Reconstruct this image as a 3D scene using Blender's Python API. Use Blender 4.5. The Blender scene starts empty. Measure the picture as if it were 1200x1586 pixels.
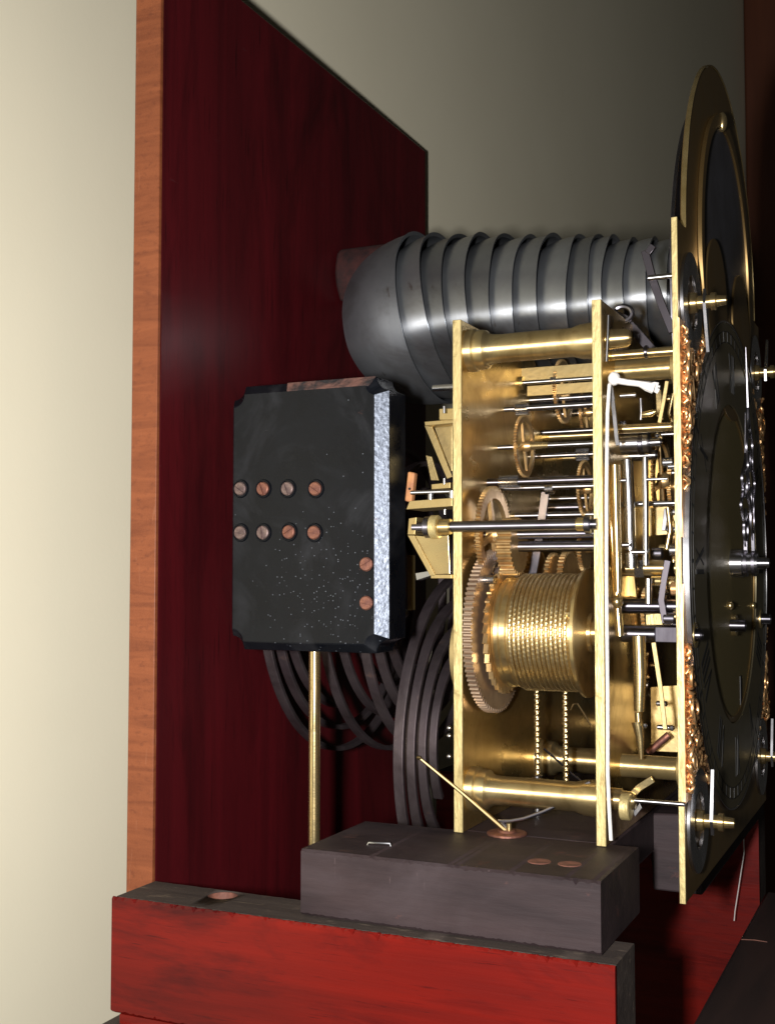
import bpy, bmesh, math, random
from mathutils import Vector, Matrix
random.seed(7)
PI = math.pi
R_ = math.radians
sc = bpy.context.scene
C = sc.collection

# ---------------------------------------------------------------- camera, world, flash, exposure
YAW, PITCH, FPX = R_(24.8), R_(3.0), 1850.0
cam_d = bpy.data.cameras.new('camera')
cam = bpy.data.objects.new('camera', cam_d); C.objects.link(cam)
cam_d.sensor_fit = 'HORIZONTAL'; cam_d.sensor_width = 36.0
cam_d.lens = 36.0 * FPX / 1200.0
cam_d.clip_start = 0.01; cam_d.clip_end = 60
cam.location = (0, 0, 0)
cam.rotation_euler = (PI / 2 + PITCH, 0, YAW)
sc.camera = cam

world = bpy.data.worlds.new('World'); sc.world = world; world.use_nodes = True
bg = world.node_tree.nodes['Background']
bg.inputs['Color'].default_value = (1.0, 0.93, 0.80, 1)
bg.inputs['Strength'].default_value = 0.013

fl_d = bpy.data.lights.new('camera_flash', 'AREA')
fl_d.shape = 'RECTANGLE'; fl_d.size = 0.016; fl_d.size_y = 0.032
fl_d.energy = 5.7; fl_d.color = (1.0, 0.97, 0.955)
fl = bpy.data.objects.new('camera_flash', fl_d); C.objects.link(fl)
fl.location = (-0.047, -0.021, 0.0)
fl.rotation_euler = (PI / 2 + PITCH, 0, YAW)

sc.view_settings.view_transform = 'Standard'
sc.view_settings.look = 'None'
sc.view_settings.exposure = 0.0
sc.view_settings.gamma = 1.0
sc.view_settings.use_curve_mapping = False
try:
    sc.cycles.use_denoising = True
    sc.cycles.max_bounces = 8
    sc.cycles.sample_clamp_indirect = 4.0
except Exception:
    pass

# ---------------------------------------------------------------- survey of the photograph: a pixel of it + one known plane -> a point of the place
_f = Vector((-math.sin(YAW) * math.cos(PITCH), math.cos(YAW) * math.cos(PITCH), math.sin(PITCH)))
_r = Vector((math.cos(YAW), math.sin(YAW), 0))
_u = _r.cross(_f)
def at(u, v, Y=None, X=None, Z=None):
    d = _f + _r * ((u - 600) / FPX) + _u * (-(v - 793) / FPX)
    if Y is not None: t = Y / d.y
    elif X is not None: t = X / d.x
    else: t = Z / d.z
    return d * t

# ---------------------------------------------------------------- materials
def mat(name, base, metallic=0.0, rough=0.5, col2=None, scale=(20, 20, 20), contrast=(0.35, 0.7),
        bump=0.0, bump_scale=None, coat=0.0, coat_rough=0.1, rough2=None, detail=6, spec=0.5,
        dirt=None, dirt_scale=30, dirt_rng=(0.6, 0.72), dirt_metal=None, dirt_rough=None, distort=0.0):
    m = bpy.data.materials.new(name); m.use_nodes = True
    nt = m.node_tree; N = nt.nodes; L = nt.links
    b = N['Principled BSDF']
    b.inputs['Metallic'].default_value = metallic
    b.inputs['Roughness'].default_value = rough
    b.inputs['Specular IOR Level'].default_value = spec
    b.inputs['Base Color'].default_value = (*base, 1)
    if coat:
        b.inputs['Coat Weight'].default_value = coat
        b.inputs['Coat Roughness'].default_value = coat_rough
    tc = N.new('ShaderNodeTexCoord')
    mp = N.new('ShaderNodeMapping'); mp.inputs['Scale'].default_value = scale
    L.new(tc.outputs['Object'], mp.inputs['Vector'])
    nz = N.new('ShaderNodeTexNoise'); nz.inputs['Scale'].default_value = 1.0
    nz.inputs['Detail'].default_value = detail; nz.inputs['Roughness'].default_value = 0.6
    nz.inputs['Distortion'].default_value = distort
    L.new(mp.outputs['Vector'], nz.inputs['Vector'])
    last = None
    mr = N.new('ShaderNodeMapRange')
    mr.inputs['From Min'].default_value = contrast[0]; mr.inputs['From Max'].default_value = contrast[1]
    L.new(nz.outputs['Fac'], mr.inputs['Value'])
    if col2:
        mx = N.new('ShaderNodeMix'); mx.data_type = 'RGBA'
        mx.inputs['A'].default_value = (*base, 1); mx.inputs['B'].default_value = (*col2, 1)
        L.new(mr.outputs['Result'], mx.inputs['Factor'])
        last = mx.outputs['Result']
    if rough2 is not None:
        rr = N.new('ShaderNodeMapRange')
        rr.inputs['To Min'].default_value = rough; rr.inputs['To Max'].default_value = rough2
        L.new(mr.outputs['Result'], rr.inputs['Value'])
        rough_out = rr.outputs['Result']
        L.new(rough_out, b.inputs['Roughness'])
    else:
        rough_out = None
    if dirt:
        dn = N.new('ShaderNodeTexNoise'); dn.inputs['Scale'].default_value = dirt_scale
        dn.inputs['Detail'].default_value = 8; dn.inputs['Roughness'].default_value = 0.65
        L.new(tc.outputs['Object'], dn.inputs['Vector'])
        dm = N.new('ShaderNodeMapRange')
        dm.inputs['From Min'].default_value = dirt_rng[0]; dm.inputs['From Max'].default_value = dirt_rng[1]
        L.new(dn.outputs['Fac'], dm.inputs['Value'])
        mx2 = N.new('ShaderNodeMix'); mx2.data_type = 'RGBA'
        mx2.inputs['A'].default_value = (*base, 1); mx2.inputs['B'].default_value = (*dirt, 1)
        if last: L.new(last, mx2.inputs['A'])
        L.new(dm.outputs['Result'], mx2.inputs['Factor'])
        last = mx2.outputs['Result']
        if dirt_metal is not None:
            q = N.new('ShaderNodeMapRange'); q.inputs['To Min'].default_value = metallic; q.inputs['To Max'].default_value = dirt_metal
            L.new(dm.outputs['Result'], q.inputs['Value']); L.new(q.outputs['Result'], b.inputs['Metallic'])
        if dirt_rough is not None:
            q = N.new('ShaderNodeMix'); q.data_type = 'FLOAT'
            q.inputs['A'].default_value = rough; q.inputs['B'].default_value = dirt_rough
            if rough_out: L.new(rough_out, q.inputs['A'])
            L.new(dm.outputs['Result'], q.inputs['Factor']); L.new(q.outputs['Result'], b.inputs['Roughness'])
    if last: L.new(last, b.inputs['Base Color'])
    if bump:
        bn = N.new('ShaderNodeTexNoise'); bn.inputs['Scale'].default_value = 1.0; bn.inputs['Detail'].default_value = 5
        bm_ = N.new('ShaderNodeMapping'); bm_.inputs['Scale'].default_value = bump_scale or scale
        L.new(tc.outputs['Object'], bm_.inputs['Vector']); L.new(bm_.outputs['Vector'], bn.inputs['Vector'])
        bp = N.new('ShaderNodeBump'); bp.inputs['Strength'].default_value = bump; bp.inputs['Distance'].default_value = 0.0006
        L.new(bn.outputs['Fac'], bp.inputs['Height']); L.new(bp.outputs['Normal'], b.inputs['Normal'])
    return m

M = {}
M['wall'] = mat('cream_wall_paint', (0.72, 0.675, 0.51), rough=0.75, col2=(0.69, 0.645, 0.485), scale=(6, 6, 6), bump=0.06, bump_scale=(420, 420, 420))
M['mahogany'] = mat('dark_red_mahogany', (0.100, 0.0065, 0.0098), rough=0.36, col2=(0.026, 0.0035, 0.0045), scale=(30, 24, 1.6), contrast=(0.22, 0.80), bump=0.06, bump_scale=(300, 300, 14), coat=0.20, coat_rough=0.30, distort=1.1, spec=0.2, detail=9)
M['edge_wood'] = mat('bare_edge_wood', (0.25, 0.074, 0.027), rough=0.55, col2=(0.15, 0.040, 0.015), scale=(14, 14, 130), contrast=(0.35, 0.75), bump=0.3, bump_scale=(500, 500, 300), coat=0.08, coat_rough=0.3, distort=1.2, spec=0.3)
M['red_veneer'] = mat('red_mahogany_veneer', (0.185, 0.0085, 0.0048), rough=0.34, col2=(0.065, 0.0036, 0.0030), scale=(3.0, 50, 60), contrast=(0.28, 0.80), bump=0.16, bump_scale=(24, 300, 800), coat=0.15, coat_rough=0.12, distort=0.5, spec=0.15, detail=9, rough2=0.5)
M['dull_wood'] = mat('dull_brown_wood', (0.075, 0.058, 0.049), rough=0.8, col2=(0.038, 0.029, 0.026), scale=(8, 90, 90), bump=0.3, bump_scale=(60, 500, 500), dirt=(0.13, 0.10, 0.075), dirt_scale=120, dirt_rng=(0.6, 0.75), spec=0.2)
M['dark_wood'] = mat('black_stained_wood', (0.040, 0.026, 0.027), rough=0.6, col2=(0.018, 0.0120, 0.0135), scale=(12, 70, 70), bump=0.3, bump_scale=(60, 420, 420), dirt=(0.12, 0.055, 0.045), dirt_scale=48, dirt_rng=(0.63, 0.73), dirt_rough=0.85, spec=0.25, detail=9)
M['rail_wood'] = mat('dark_rail_wood', (0.040, 0.022, 0.018), rough=0.55, col2=(0.020, 0.013, 0.012), scale=(60, 6, 60), bump=0.2, bump_scale=(300, 30, 300))
M['plug'] = mat('wood_plug', (0.22, 0.085, 0.055), rough=0.7, col2=(0.09, 0.035, 0.026), scale=(220, 220, 220), bump=0.5)
M['black_iron'] = mat('black_japanned_iron', (0.0028, 0.0035, 0.0056), rough=0.25, col2=(0.0055, 0.0065, 0.0090), scale=(50, 50, 50), bump=0.12, bump_scale=(220, 220, 220), spec=0.22, rough2=0.34, dirt=(0.10, 0.045, 0.034), dirt_scale=46, dirt_rng=(0.70, 0.76), dirt_rough=0.85)
M['rust_paint'] = mat('rusted_black_paint', (0.028, 0.026, 0.028), rough=0.6, col2=(0.17, 0.085, 0.068), scale=(110, 110, 110), contrast=(0.42, 0.60), bump=0.8, bump_scale=(500, 500, 500))
M['silver_edge'] = mat('worn_glint_iron', (0.20, 0.225, 0.27), metallic=0.85, rough=0.44, col2=(0.045, 0.052, 0.070), scale=(900, 900, 600), contrast=(0.40, 0.74), bump=0.35, bump_scale=(500, 500, 500), dirt=(0.15, 0.065, 0.05), dirt_scale=60, dirt_rng=(0.60, 0.68), dirt_rough=0.8)  # pale tone carries the flash glint on the worn bevel
M['copper'] = mat('copper_screw', (0.34, 0.155, 0.105), metallic=0.85, rough=0.46, col2=(0.16, 0.075, 0.065), scale=(300, 300, 300), bump=0.6, rough2=0.65)
M['steel_screw'] = mat('dulled_screw', (0.30, 0.22, 0.20), metallic=0.85, rough=0.46, col2=(0.11, 0.075, 0.075), scale=(300, 300, 300), bump=0.6, rough2=0.65)
M['slot'] = mat('slot_dark', (0.012, 0.008, 0.008), rough=0.9)
M['brass'] = mat('polished_brass', (0.84, 0.68, 0.36), metallic=0.95, rough=0.18, col2=(0.70, 0.52, 0.23), scale=(40, 40, 40), bump=0.05, bump_scale=(60, 900, 900), rough2=0.32, dirt=(0.40, 0.27, 0.10), dirt_scale=60, dirt_rng=(0.62, 0.85))
M['plate_brass'] = mat('plate_brass', (0.72, 0.53, 0.22), metallic=0.96, rough=0.22, col2=(0.56, 0.39, 0.14), scale=(22, 22, 22), bump=0.10, bump_scale=(400, 900, 60), rough2=0.38, dirt=(0.44, 0.27, 0.075), dirt_scale=20, dirt_rng=(0.45, 0.95))
M['edge_brass'] = mat('filed_brass', (0.66, 0.53, 0.25), metallic=0.6, rough=0.50, col2=(0.50, 0.40, 0.17), scale=(180, 180, 60), bump=0.5, bump_scale=(900, 900, 240), dirt=(0.30, 0.22, 0.09), dirt_scale=160, dirt_rng=(0.58, 0.72))
M['dull_brass'] = mat('dull_brass', (0.54, 0.42, 0.20), metallic=0.85, rough=0.36, col2=(0.40, 0.29, 0.115), scale=(70, 70, 70), bump=0.15, bump_scale=(400, 400, 400), rough2=0.5)
M['gear_brass'] = mat('gear_brass', (0.80, 0.58, 0.28), metallic=0.88, rough=0.28, col2=(0.58, 0.38, 0.17), scale=(120, 120, 120), rough2=0.42)
M['old_gear'] = mat('tarnished_gear', (0.58, 0.46, 0.35), metallic=0.9, rough=0.36, col2=(0.40, 0.28, 0.19), scale=(120, 120, 120), rough2=0.48)
M['cable'] = mat('brass_cable', (0.80, 0.66, 0.38), metallic=1, rough=0.36, col2=(0.62, 0.46, 0.22), scale=(300, 300, 300))
M['gilt'] = mat('gilt_relief', (0.95, 0.62, 0.30), metallic=0.85, rough=0.30, col2=(0.80, 0.42, 0.17), scale=(160, 160, 160), rough2=0.42)
M['steel'] = mat('polished_steel', (0.62, 0.62, 0.64), metallic=1, rough=0.20, col2=(0.50, 0.50, 0.52), scale=(60, 60, 60), rough2=0.30)
M['dark_steel'] = mat('dark_steel', (0.30, 0.29, 0.32), metallic=1, rough=0.26, col2=(0.20, 0.19, 0.22), scale=(80, 80, 80), rough2=0.36)
M['square_steel'] = mat('filed_square_steel', (0.13, 0.12, 0.14), metallic=0.6, rough=0.6, col2=(0.08, 0.07, 0.085), scale=(300, 60, 60))
M['black_steel'] = mat('black_steel', (0.10, 0.09, 0.10), metallic=1, rough=0.36)
M['bell'] = mat('grey_bell_metal', (0.36, 0.38, 0.405), metallic=0.88, rough=0.27, col2=(0.25, 0.265, 0.285), scale=(22, 22, 22), bump=0.06, bump_scale=(500, 60, 60), dirt=(0.21, 0.215, 0.225), dirt_scale=34, dirt_rng=(0.52, 0.80))
M['gong'] = mat('grey_gong_steel', (0.14, 0.115, 0.12), metallic=0.8, rough=0.48, col2=(0.11, 0.085, 0.095), scale=(50, 50, 50), bump=0.2, bump_scale=(300, 300, 300), dirt=(0.17, 0.10, 0.08), dirt_scale=80, dirt_rng=(0.64, 0.8))
M['silvered'] = mat('silvered_brass', (0.25, 0.215, 0.135), metallic=0.82, rough=0.34, col2=(0.20, 0.17, 0.10), scale=(30, 30, 30), rough2=0.42)
M['dial_brass'] = mat('dial_brass', (0.34, 0.225, 0.09), metallic=0.85, rough=0.28, col2=(0.26, 0.165, 0.06), scale=(30, 30, 30), rough2=0.38)
M['matted'] = mat('matted_dial_centre', (0.26, 0.21, 0.095), metallic=0.72, rough=0.5, col2=(0.21, 0.17, 0.075), scale=(500, 500, 500), bump=0.5, bump_scale=(900, 900, 900))
M['moon'] = mat('moon_disc_paint', (0.085, 0.085, 0.10), rough=0.5, col2=(0.045, 0.042, 0.045), scale=(30, 30, 30))
M['ink'] = mat('black_wax', (0.008, 0.008, 0.008), rough=0.5)
M['cord'] = mat('white_cord', (0.78, 0.76, 0.72), rough=0.8, col2=(0.62, 0.60, 0.57), scale=(500, 500, 500), bump=0.6, bump_scale=(900, 900, 700))
M['wire'] = mat('old_brass_wire', (0.19, 0.14, 0.065), metallic=1, rough=0.42, col2=(0.22, 0.16, 0.08), scale=(200, 200, 200))
M['tan_wood'] = mat('leather_hammer', (0.52, 0.24, 0.09), rough=0.7, col2=(0.30, 0.12, 0.06), scale=(200, 200, 200), bump=0.4)
M['red_bracket'] = mat('red_rusty_bracket', (0.045, 0.010, 0.008), rough=0.85, col2=(0.014, 0.004, 0.004), scale=(160, 160, 160), bump=0.8)
M['door'] = mat('brown_door_wood', (0.16, 0.05, 0.022), rough=0.5, col2=(0.09, 0.028, 0.014), scale=(30, 30, 2))

def wear(key, col, scale, rng, amount=1.0, rough=None, detail=6, distort=0.0):
    """stains, pores, scuffs: one more colour broken up by its own (stretched) noise"""
    m = M[key]; N = m.node_tree.nodes; L = m.node_tree.links; b = N['Principled BSDF']
    tc = N.new('ShaderNodeTexCoord'); mp = N.new('ShaderNodeMapping'); mp.inputs['Scale'].default_value = scale
    mp.inputs['Location'].default_value = (scale[0] * 0.37 % 7, scale[1] * 0.71 % 5, 3.1)
    L.new(tc.outputs['Object'], mp.inputs['Vector'])
    nz = N.new('ShaderNodeTexNoise'); nz.inputs['Scale'].default_value = 1; nz.inputs['Detail'].default_value = detail
    nz.inputs['Roughness'].default_value = 0.62; nz.inputs['Distortion'].default_value = distort
    L.new(mp.outputs['Vector'], nz.inputs['Vector'])
    mr = N.new('ShaderNodeMapRange'); mr.inputs['From Min'].default_value = rng[0]; mr.inputs['From Max'].default_value = rng[1]
    mr.inputs['To Max'].default_value = amount
    L.new(nz.outputs['Fac'], mr.inputs['Value'])
    mx = N.new('ShaderNodeMix'); mx.data_type = 'RGBA'
    B_ = [q for q in mx.inputs if q.name == 'B' and q.type == 'RGBA'][0]; A_ = [q for q in mx.inputs if q.name == 'A' and q.type == 'RGBA'][0]
    B_.default_value = (*col, 1)
    inp = b.inputs['Base Color']
    if inp.links: L.new(inp.links[0].from_socket, A_)
    else: A_.default_value = inp.default_value
    L.new(mr.outputs['Result'], mx.inputs['Factor'])
    L.new([q for q in mx.outputs if q.type == 'RGBA'][0], inp)
    if rough is not None:
        rx = N.new('ShaderNodeMix'); rx.data_type = 'FLOAT'
        ri = b.inputs['Roughness']
        if ri.links: L.new(ri.links[0].from_socket, rx.inputs['A'])
        else: rx.inputs['A'].default_value = ri.default_value
        rx.inputs['B'].default_value = rough
        L.new(mr.outputs['Result'], rx.inputs['Factor']); L.new(rx.outputs['Result'], ri)
wear('mahogany', (0.020, 0.0030, 0.0040), (16, 14, 4.5), (0.50, 0.78), 0.85, distort=2.2)          # figure
wear('mahogany', (0.014, 0.0030, 0.0035), (700, 700, 26), (0.60, 0.68), 0.8)                        # pores
wear('mahogany', (0.090, 0.045, 0.048), (340, 30, 420), (0.70, 0.76), 0.35, rough=0.7)              # dust, rubs
wear('edge_wood', (0.12, 0.032, 0.014), (260, 260, 420), (0.54, 0.72), 0.6)
wear('edge_wood', (0.42, 0.20, 0.12), (300, 300, 30), (0.66, 0.76), 0.5)
wear('red_veneer', (0.050, 0.0035, 0.0035), (40, 900, 900), (0.60, 0.68), 0.8)                      # pores
wear('red_veneer', (0.040, 0.0035, 0.0040), (11, 30, 38), (0.48, 0.74), 0.9, distort=1.5)           # darker figure
wear('red_veneer', (0.20, 0.055, 0.040), (160, 160, 24), (0.71, 0.76), 0.4, rough=0.8)              # scratches
wear('dull_wood', (0.20, 0.155, 0.115), (60, 260, 260), (0.60, 0.72), 0.8, rough=0.9)
wear('dark_wood', (0.085, 0.066, 0.072), (11, 14, 17), (0.52, 0.80), 0.5, rough=0.85, distort=1.0)  # dust
wear('dark_wood', (0.150, 0.105, 0.105), (300, 300, 40), (0.69, 0.74), 0.6, rough=0.85)              # scratches down
wear('dark_wood', (0.130, 0.095, 0.095), (24, 420, 420), (0.70, 0.75), 0.55, rough=0.85)             # scratches along
wear('dark_wood', (0.140, 0.050, 0.036), (46, 46, 60), (0.67, 0.74), 0.8, rough=0.85)                # bare red wood
wear('black_iron', (0.026, 0.027, 0.031), (24, 24, 24), (0.48, 0.80), 0.9, rough=0.6, distort=1.2)   # dusty bloom
wear('black_iron', (0.060, 0.060, 0.064), (90, 90, 420), (0.68, 0.76), 0.5, rough=0.7)
wear('black_iron', (0.085, 0.036, 0.028), (70, 70, 70), (0.70, 0.75), 0.8, rough=0.9)                # rust
wear('brass', (0.34, 0.21, 0.075), (55, 55, 55), (0.50, 0.78), 0.75, rough=0.42, distort=1.5)
wear('plate_brass', (0.33, 0.19, 0.055), (26, 26, 26), (0.46, 0.76), 0.8, rough=0.46, distort=1.8)
wear('plate_brass', (0.16, 0.085, 0.030), (240, 240, 240), (0.66, 0.74), 0.7, rough=0.6)
wear('edge_brass', (0.22, 0.15, 0.055), (90, 90, 50), (0.54, 0.74), 0.8)
wear('gear_brass', (0.30, 0.17, 0.07), (90, 90, 90), (0.50, 0.74), 0.8)
wear('bell', (0.15, 0.14, 0.135), (18, 18, 18), (0.50, 0.74), 0.7, distort=1.6)
wear('bell', (0.115, 0.085, 0.070), (150, 60, 60), (0.66, 0.74), 0.7)
wear('gong', (0.060, 0.045, 0.047), (28, 28, 28), (0.45, 0.72), 0.85, distort=1.5)
wear('gong', (0.20, 0.125, 0.10), (120, 120, 120), (0.64, 0.74), 0.6, rough=0.7)
wear('wall', (0.66, 0.61, 0.45), (3.5, 3.5, 3.5), (0.45, 0.75), 0.5)
def turned(src, name, rough, aniso=0.85, axis='X'):
    """lathe-turned copy of a metal: fine grooves round the axis draw the highlight out along it"""
    m = M[src].copy(); m.name = name
    N = m.node_tree.nodes; L = m.node_tree.links; b = N['Principled BSDF']
    for l in list(b.inputs['Roughness'].links): L.remove(l)
    b.inputs['Roughness'].default_value = rough
    b.inputs['Anisotropic'].default_value = aniso
    b.inputs['Anisotropic Rotation'].default_value = 0.25
    t = N.new('ShaderNodeTangent'); t.direction_type = 'RADIAL'; t.axis = axis
    L.new(t.outputs['Tangent'], b.inputs['Tangent'])
    return m
M['turned_brass'] = turned('brass', 'turned_brass', 0.40)
M['turned_dull_brass'] = turned('dull_brass', 'turned_dull_brass', 0.44)
M['turned_steel'] = turned('steel', 'turned_steel', 0.38)
M['turned_dark_steel'] = turned('dark_steel', 'turned_dark_steel', 0.42)
M['turned_plate_brass'] = turned('brass', 'turned_barrel_brass', 0.36)
M['bell_dome'] = turned('bell', 'bell_dome_metal', 0.52, 0.3)
M['bell_pale'] = turned('bell', 'pale_bell_metal', 0.31, 0.92)
M['bell_dark'] = turned('bell', 'dark_bell_metal', 0.28, 0.92)
M['bell'] = turned('bell', 'turned_bell_metal', 0.29, 0.92)
for k_, g_ in (('bell_pale', 1.2), ('bell_dark', 0.78), ('bell_dome', 0.80)):
    for n_ in M[k_].node_tree.nodes:
        if n_.bl_idname == 'ShaderNodeMix':
            for s_ in ('A', 'B'):
                c_ = n_.inputs[s_].default_value if n_.data_type != 'RGBA' else [q for q in n_.inputs if q.name == s_ and q.type == 'RGBA'][0].default_value
                for i_ in range(3): c_[i_] = min(1.0, c_[i_] * g_)
def tn(m): return 'turned_' + m if 'turned_' + m in M else m
# chip flecks in the black paint, their glints put in as pale colour
def fleck(m, centre, rad):
    N = m.node_tree.nodes; L = m.node_tree.links; b = N['Principled BSDF']
    tc = N.new('ShaderNodeTexCoord')
    vo = N.new('ShaderNodeTexVoronoi'); vo.inputs['Scale'].default_value = 800
    L.new(tc.outputs['Object'], vo.inputs['Vector'])
    lt = N.new('ShaderNodeMath'); lt.operation = 'LESS_THAN'; lt.inputs[1].default_value = 0.22
    L.new(vo.outputs['Distance'], lt.inputs[0])
    # only some of the cells are chipped, most of them in one battered patch
    sx = N.new('ShaderNodeSeparateColor'); L.new(vo.outputs['Color'], sx.inputs['Color'])
    dist = N.new('ShaderNodeVectorMath'); dist.operation = 'DISTANCE'; dist.inputs[1].default_value = centre
    L.new(tc.outputs['Object'], dist.inputs[0])
    mr = N.new('ShaderNodeMapRange'); mr.inputs['From Min'].default_value = 0.0; mr.inputs['From Max'].default_value = rad
    mr.inputs['To Min'].default_value = 0.55; mr.inputs['To Max'].default_value = 0.992
    L.new(dist.outputs['Value'], mr.inputs['Value'])
    gt = N.new('ShaderNodeMath'); gt.operation = 'GREATER_THAN'
    L.new(sx.outputs['Red'], gt.inputs[0]); L.new(mr.outputs['Result'], gt.inputs[1])
    mu = N.new('ShaderNodeMath'); mu.operation = 'MULTIPLY'
    L.new(lt.outputs[0], mu.inputs[0]); L.new(gt.outputs[0], mu.inputs[1])
    mx = N.new('ShaderNodeMix'); mx.data_type = 'RGBA'; mx.inputs['B'].default_value = (0.10, 0.112, 0.13, 1)
    old = b.inputs['Base Color'].links[0].from_socket
    L.new(old, mx.inputs['A']); L.new(mu.outputs[0], mx.inputs['Factor']); L.new(mx.outputs['Result'], b.inputs['Base Color'])
fleck(M['black_iron'], (0.008, -0.011, -0.034), 0.042)

# ---------------------------------------------------------------- mesh helpers
WORLD_O = {}
class MB:
    def __init__(s): s.v = []; s.f = []
    def add(s, vs, fs):
        o = len(s.v); s.v += [tuple(p) for p in vs]; s.f += [tuple(i + o for i in f) for f in fs]; return s
    def box(s, x0, x1, y0, y1, z0, z1):
        vs = [(x, y, z) for x in (x0, x1) for y in (y0, y1) for z in (z0, z1)]
        return s.add(vs, [(0, 1, 3, 2), (4, 6, 7, 5), (0, 4, 5, 1), (2, 3, 7, 6), (0, 2, 6, 4), (1, 5, 7, 3)])
    def lathe(s, prof, origin=(0, 0, 0), axis=(1, 0, 0), seg=32, closed=False):
        ax = Vector(axis).normalized()
        e1 = ax.orthogonal().normalized(); e2 = ax.cross(e1); o = Vector(origin)
        vs = []; fs = []
        for (x, r) in prof:
            for k in range(seg):
                t = 2 * PI * k / seg
                vs.append(o + ax * x + (e1 * math.cos(t) + e2 * math.sin(t)) * max(r, 1e-6))
        n = len(prof)
        for i in range(n if closed else n - 1):
            j = (i + 1) % n
            for k in range(seg):
                k2 = (k + 1) % seg
                fs.append((i * seg + k, i * seg + k2, j * seg + k2, j * seg + k))
        return s.add(vs, fs)
    def cyl(s, p0, p1, r, r1=None, seg=20, ch=0.0):
        p0 = Vector(p0); p1 = Vector(p1); d = p1 - p0; L_ = d.length; r1 = r if r1 is None else r1
        if ch: pr = [(0, 0), (0, r - ch), (ch, r), (L_ - ch, r1), (L_, r1 - ch), (L_, 0)]
        else: pr = [(0, 0), (0, r), (L_, r1), (L_, 0)]
        return s.lathe(pr, p0, d, seg)
    def tube(s, pts, rad, seg=10, flat=None, up=None):
        pts = [Vector(p) for p in pts]; n = len(pts)
        rads = rad if isinstance(rad, (list, tuple)) else [rad] * n
        t0 = (pts[1] - pts[0]).normalized()
        e = (Vector(up) - t0 * Vector(up).dot(t0)).normalized() if up else t0.orthogonal().normalized()
        vs = []; fs = []
        for i in range(n):
            t = (pts[min(i + 1, n - 1)] - pts[max(i - 1, 0)]).normalized()
            e = (e - t * e.dot(t)).normalized(); g = t.cross(e)
            if flat:
                w, h = flat[0] * rads[i], flat[1] * rads[i]
                for a, b in ((-1, -1), (1, -1), (1, 1), (-1, 1)): vs.append(pts[i] + e * (a * w) + g * (b * h))
            else:
                for k in range(seg):
                    a = 2 * PI * k / seg
                    vs.append(pts[i] + (e * math.cos(a) + g * math.sin(a)) * rads[i])
        m = 4 if flat else seg
        for i in range(n - 1):
            for k in range(m):
                k2 = (k + 1) % m
                fs.append((i * m + k, i * m + k2, (i + 1) * m + k2, (i + 1) * m + k))
        fs.append(tuple(reversed(range(m)))); fs.append(tuple((n - 1) * m + k for k in range(m)))
        return s.add(vs, fs)
    def prism_x(s, poly, x0, x1, hole=None):
        """polygon in (Y, Z) extruded along X"""
        n = len(poly)
        vs = [(x0, y, z) for y, z in poly] + [(x1, y, z) for y, z in poly]
        fs = [tuple(range(n)), tuple(reversed(range(n, 2 * n)))]
        fs += [(i, i + n, (i + 1) % n + n, (i + 1) % n) for i in range(n)]
        return s.add(vs, fs)
    def ring_x(s, outer, inner, x0, x1):
        """ring between two polygons with the same count, extruded along X"""
        n = len(outer)
        vs = [(x, y, z) for x in (x0, x1) for P_ in (outer, inner) for y, z in P_]
        fs = []
        for i in range(n):
            j = (i + 1) % n
            fs += [(i, j, n + j, n + i), (2 * n + i, 3 * n + i, 3 * n + j, 2 * n + j),
                   (i, 2 * n + i, 2 * n + j, j), (n + i, n + j, 3 * n + j, 3 * n + i)]
        return s.add(vs, fs)
    def ball(s, c, r, sq=(1, 1, 1), seg=8):
        c = Vector(c); vs = []; fs = []; rg = max(4, seg // 2 + 1)
        for i in range(rg + 1):
            th = PI * i / rg
            for k in range(seg):
                a = 2 * PI * k / seg
                vs.append(c + Vector((math.cos(th) * sq[0], math.sin(th) * math.cos(a) * sq[1], math.sin(th) * math.sin(a) * sq[2])) * r)
        for i in range(rg):
            for k in range(seg):
                k2 = (k + 1) % seg
                fs.append((i * seg + k, i * seg + k2, (i + 1) * seg + k2, (i + 1) * seg + k))
        return s.add(vs, fs)
    def build(s, name, m, parent=None, origin=None, bevel=0, smooth=35, mesh_only=False):
        if origin is None:
            n = len(s.v); lo = [min(p[k] for p in s.v) for k in range(3)]; hi = [max(p[k] for p in s.v) for k in range(3)]
            origin = [(lo[k] + hi[k]) / 2 for k in range(3)]
        origin = Vector(origin)
        me = bpy.data.meshes.new(name)
        me.from_pydata([tuple(Vector(p) - origin) for p in s.v], [], s.f)
        bm = bmesh.new(); bm.from_mesh(me)
        bmesh.ops.remove_doubles(bm, verts=bm.verts, dist=1e-6)
        bmesh.ops.recalc_face_normals(bm, faces=bm.faces)
        bm.to_mesh(me); bm.free()
        if smooth:
            for p in me.polygons: p.use_smooth = True
            me.set_sharp_from_angle(angle=R_(smooth))
        me.materials.append(M[m])
        o = bpy.data.objects.new(name, me); C.objects.link(o)
        WORLD_O[o.name] = origin
        if parent:
            o.parent = parent; o.location = origin - WORLD_O[parent.name]
        else:
            o.location = origin
        if bevel:
            b = o.modifiers.new('bevel', 'BEVEL'); b.width = bevel; b.segments = 2; b.limit_method = 'ANGLE'; b.angle_limit = R_(40)
            b.harden_normals = False
        return o

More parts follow.
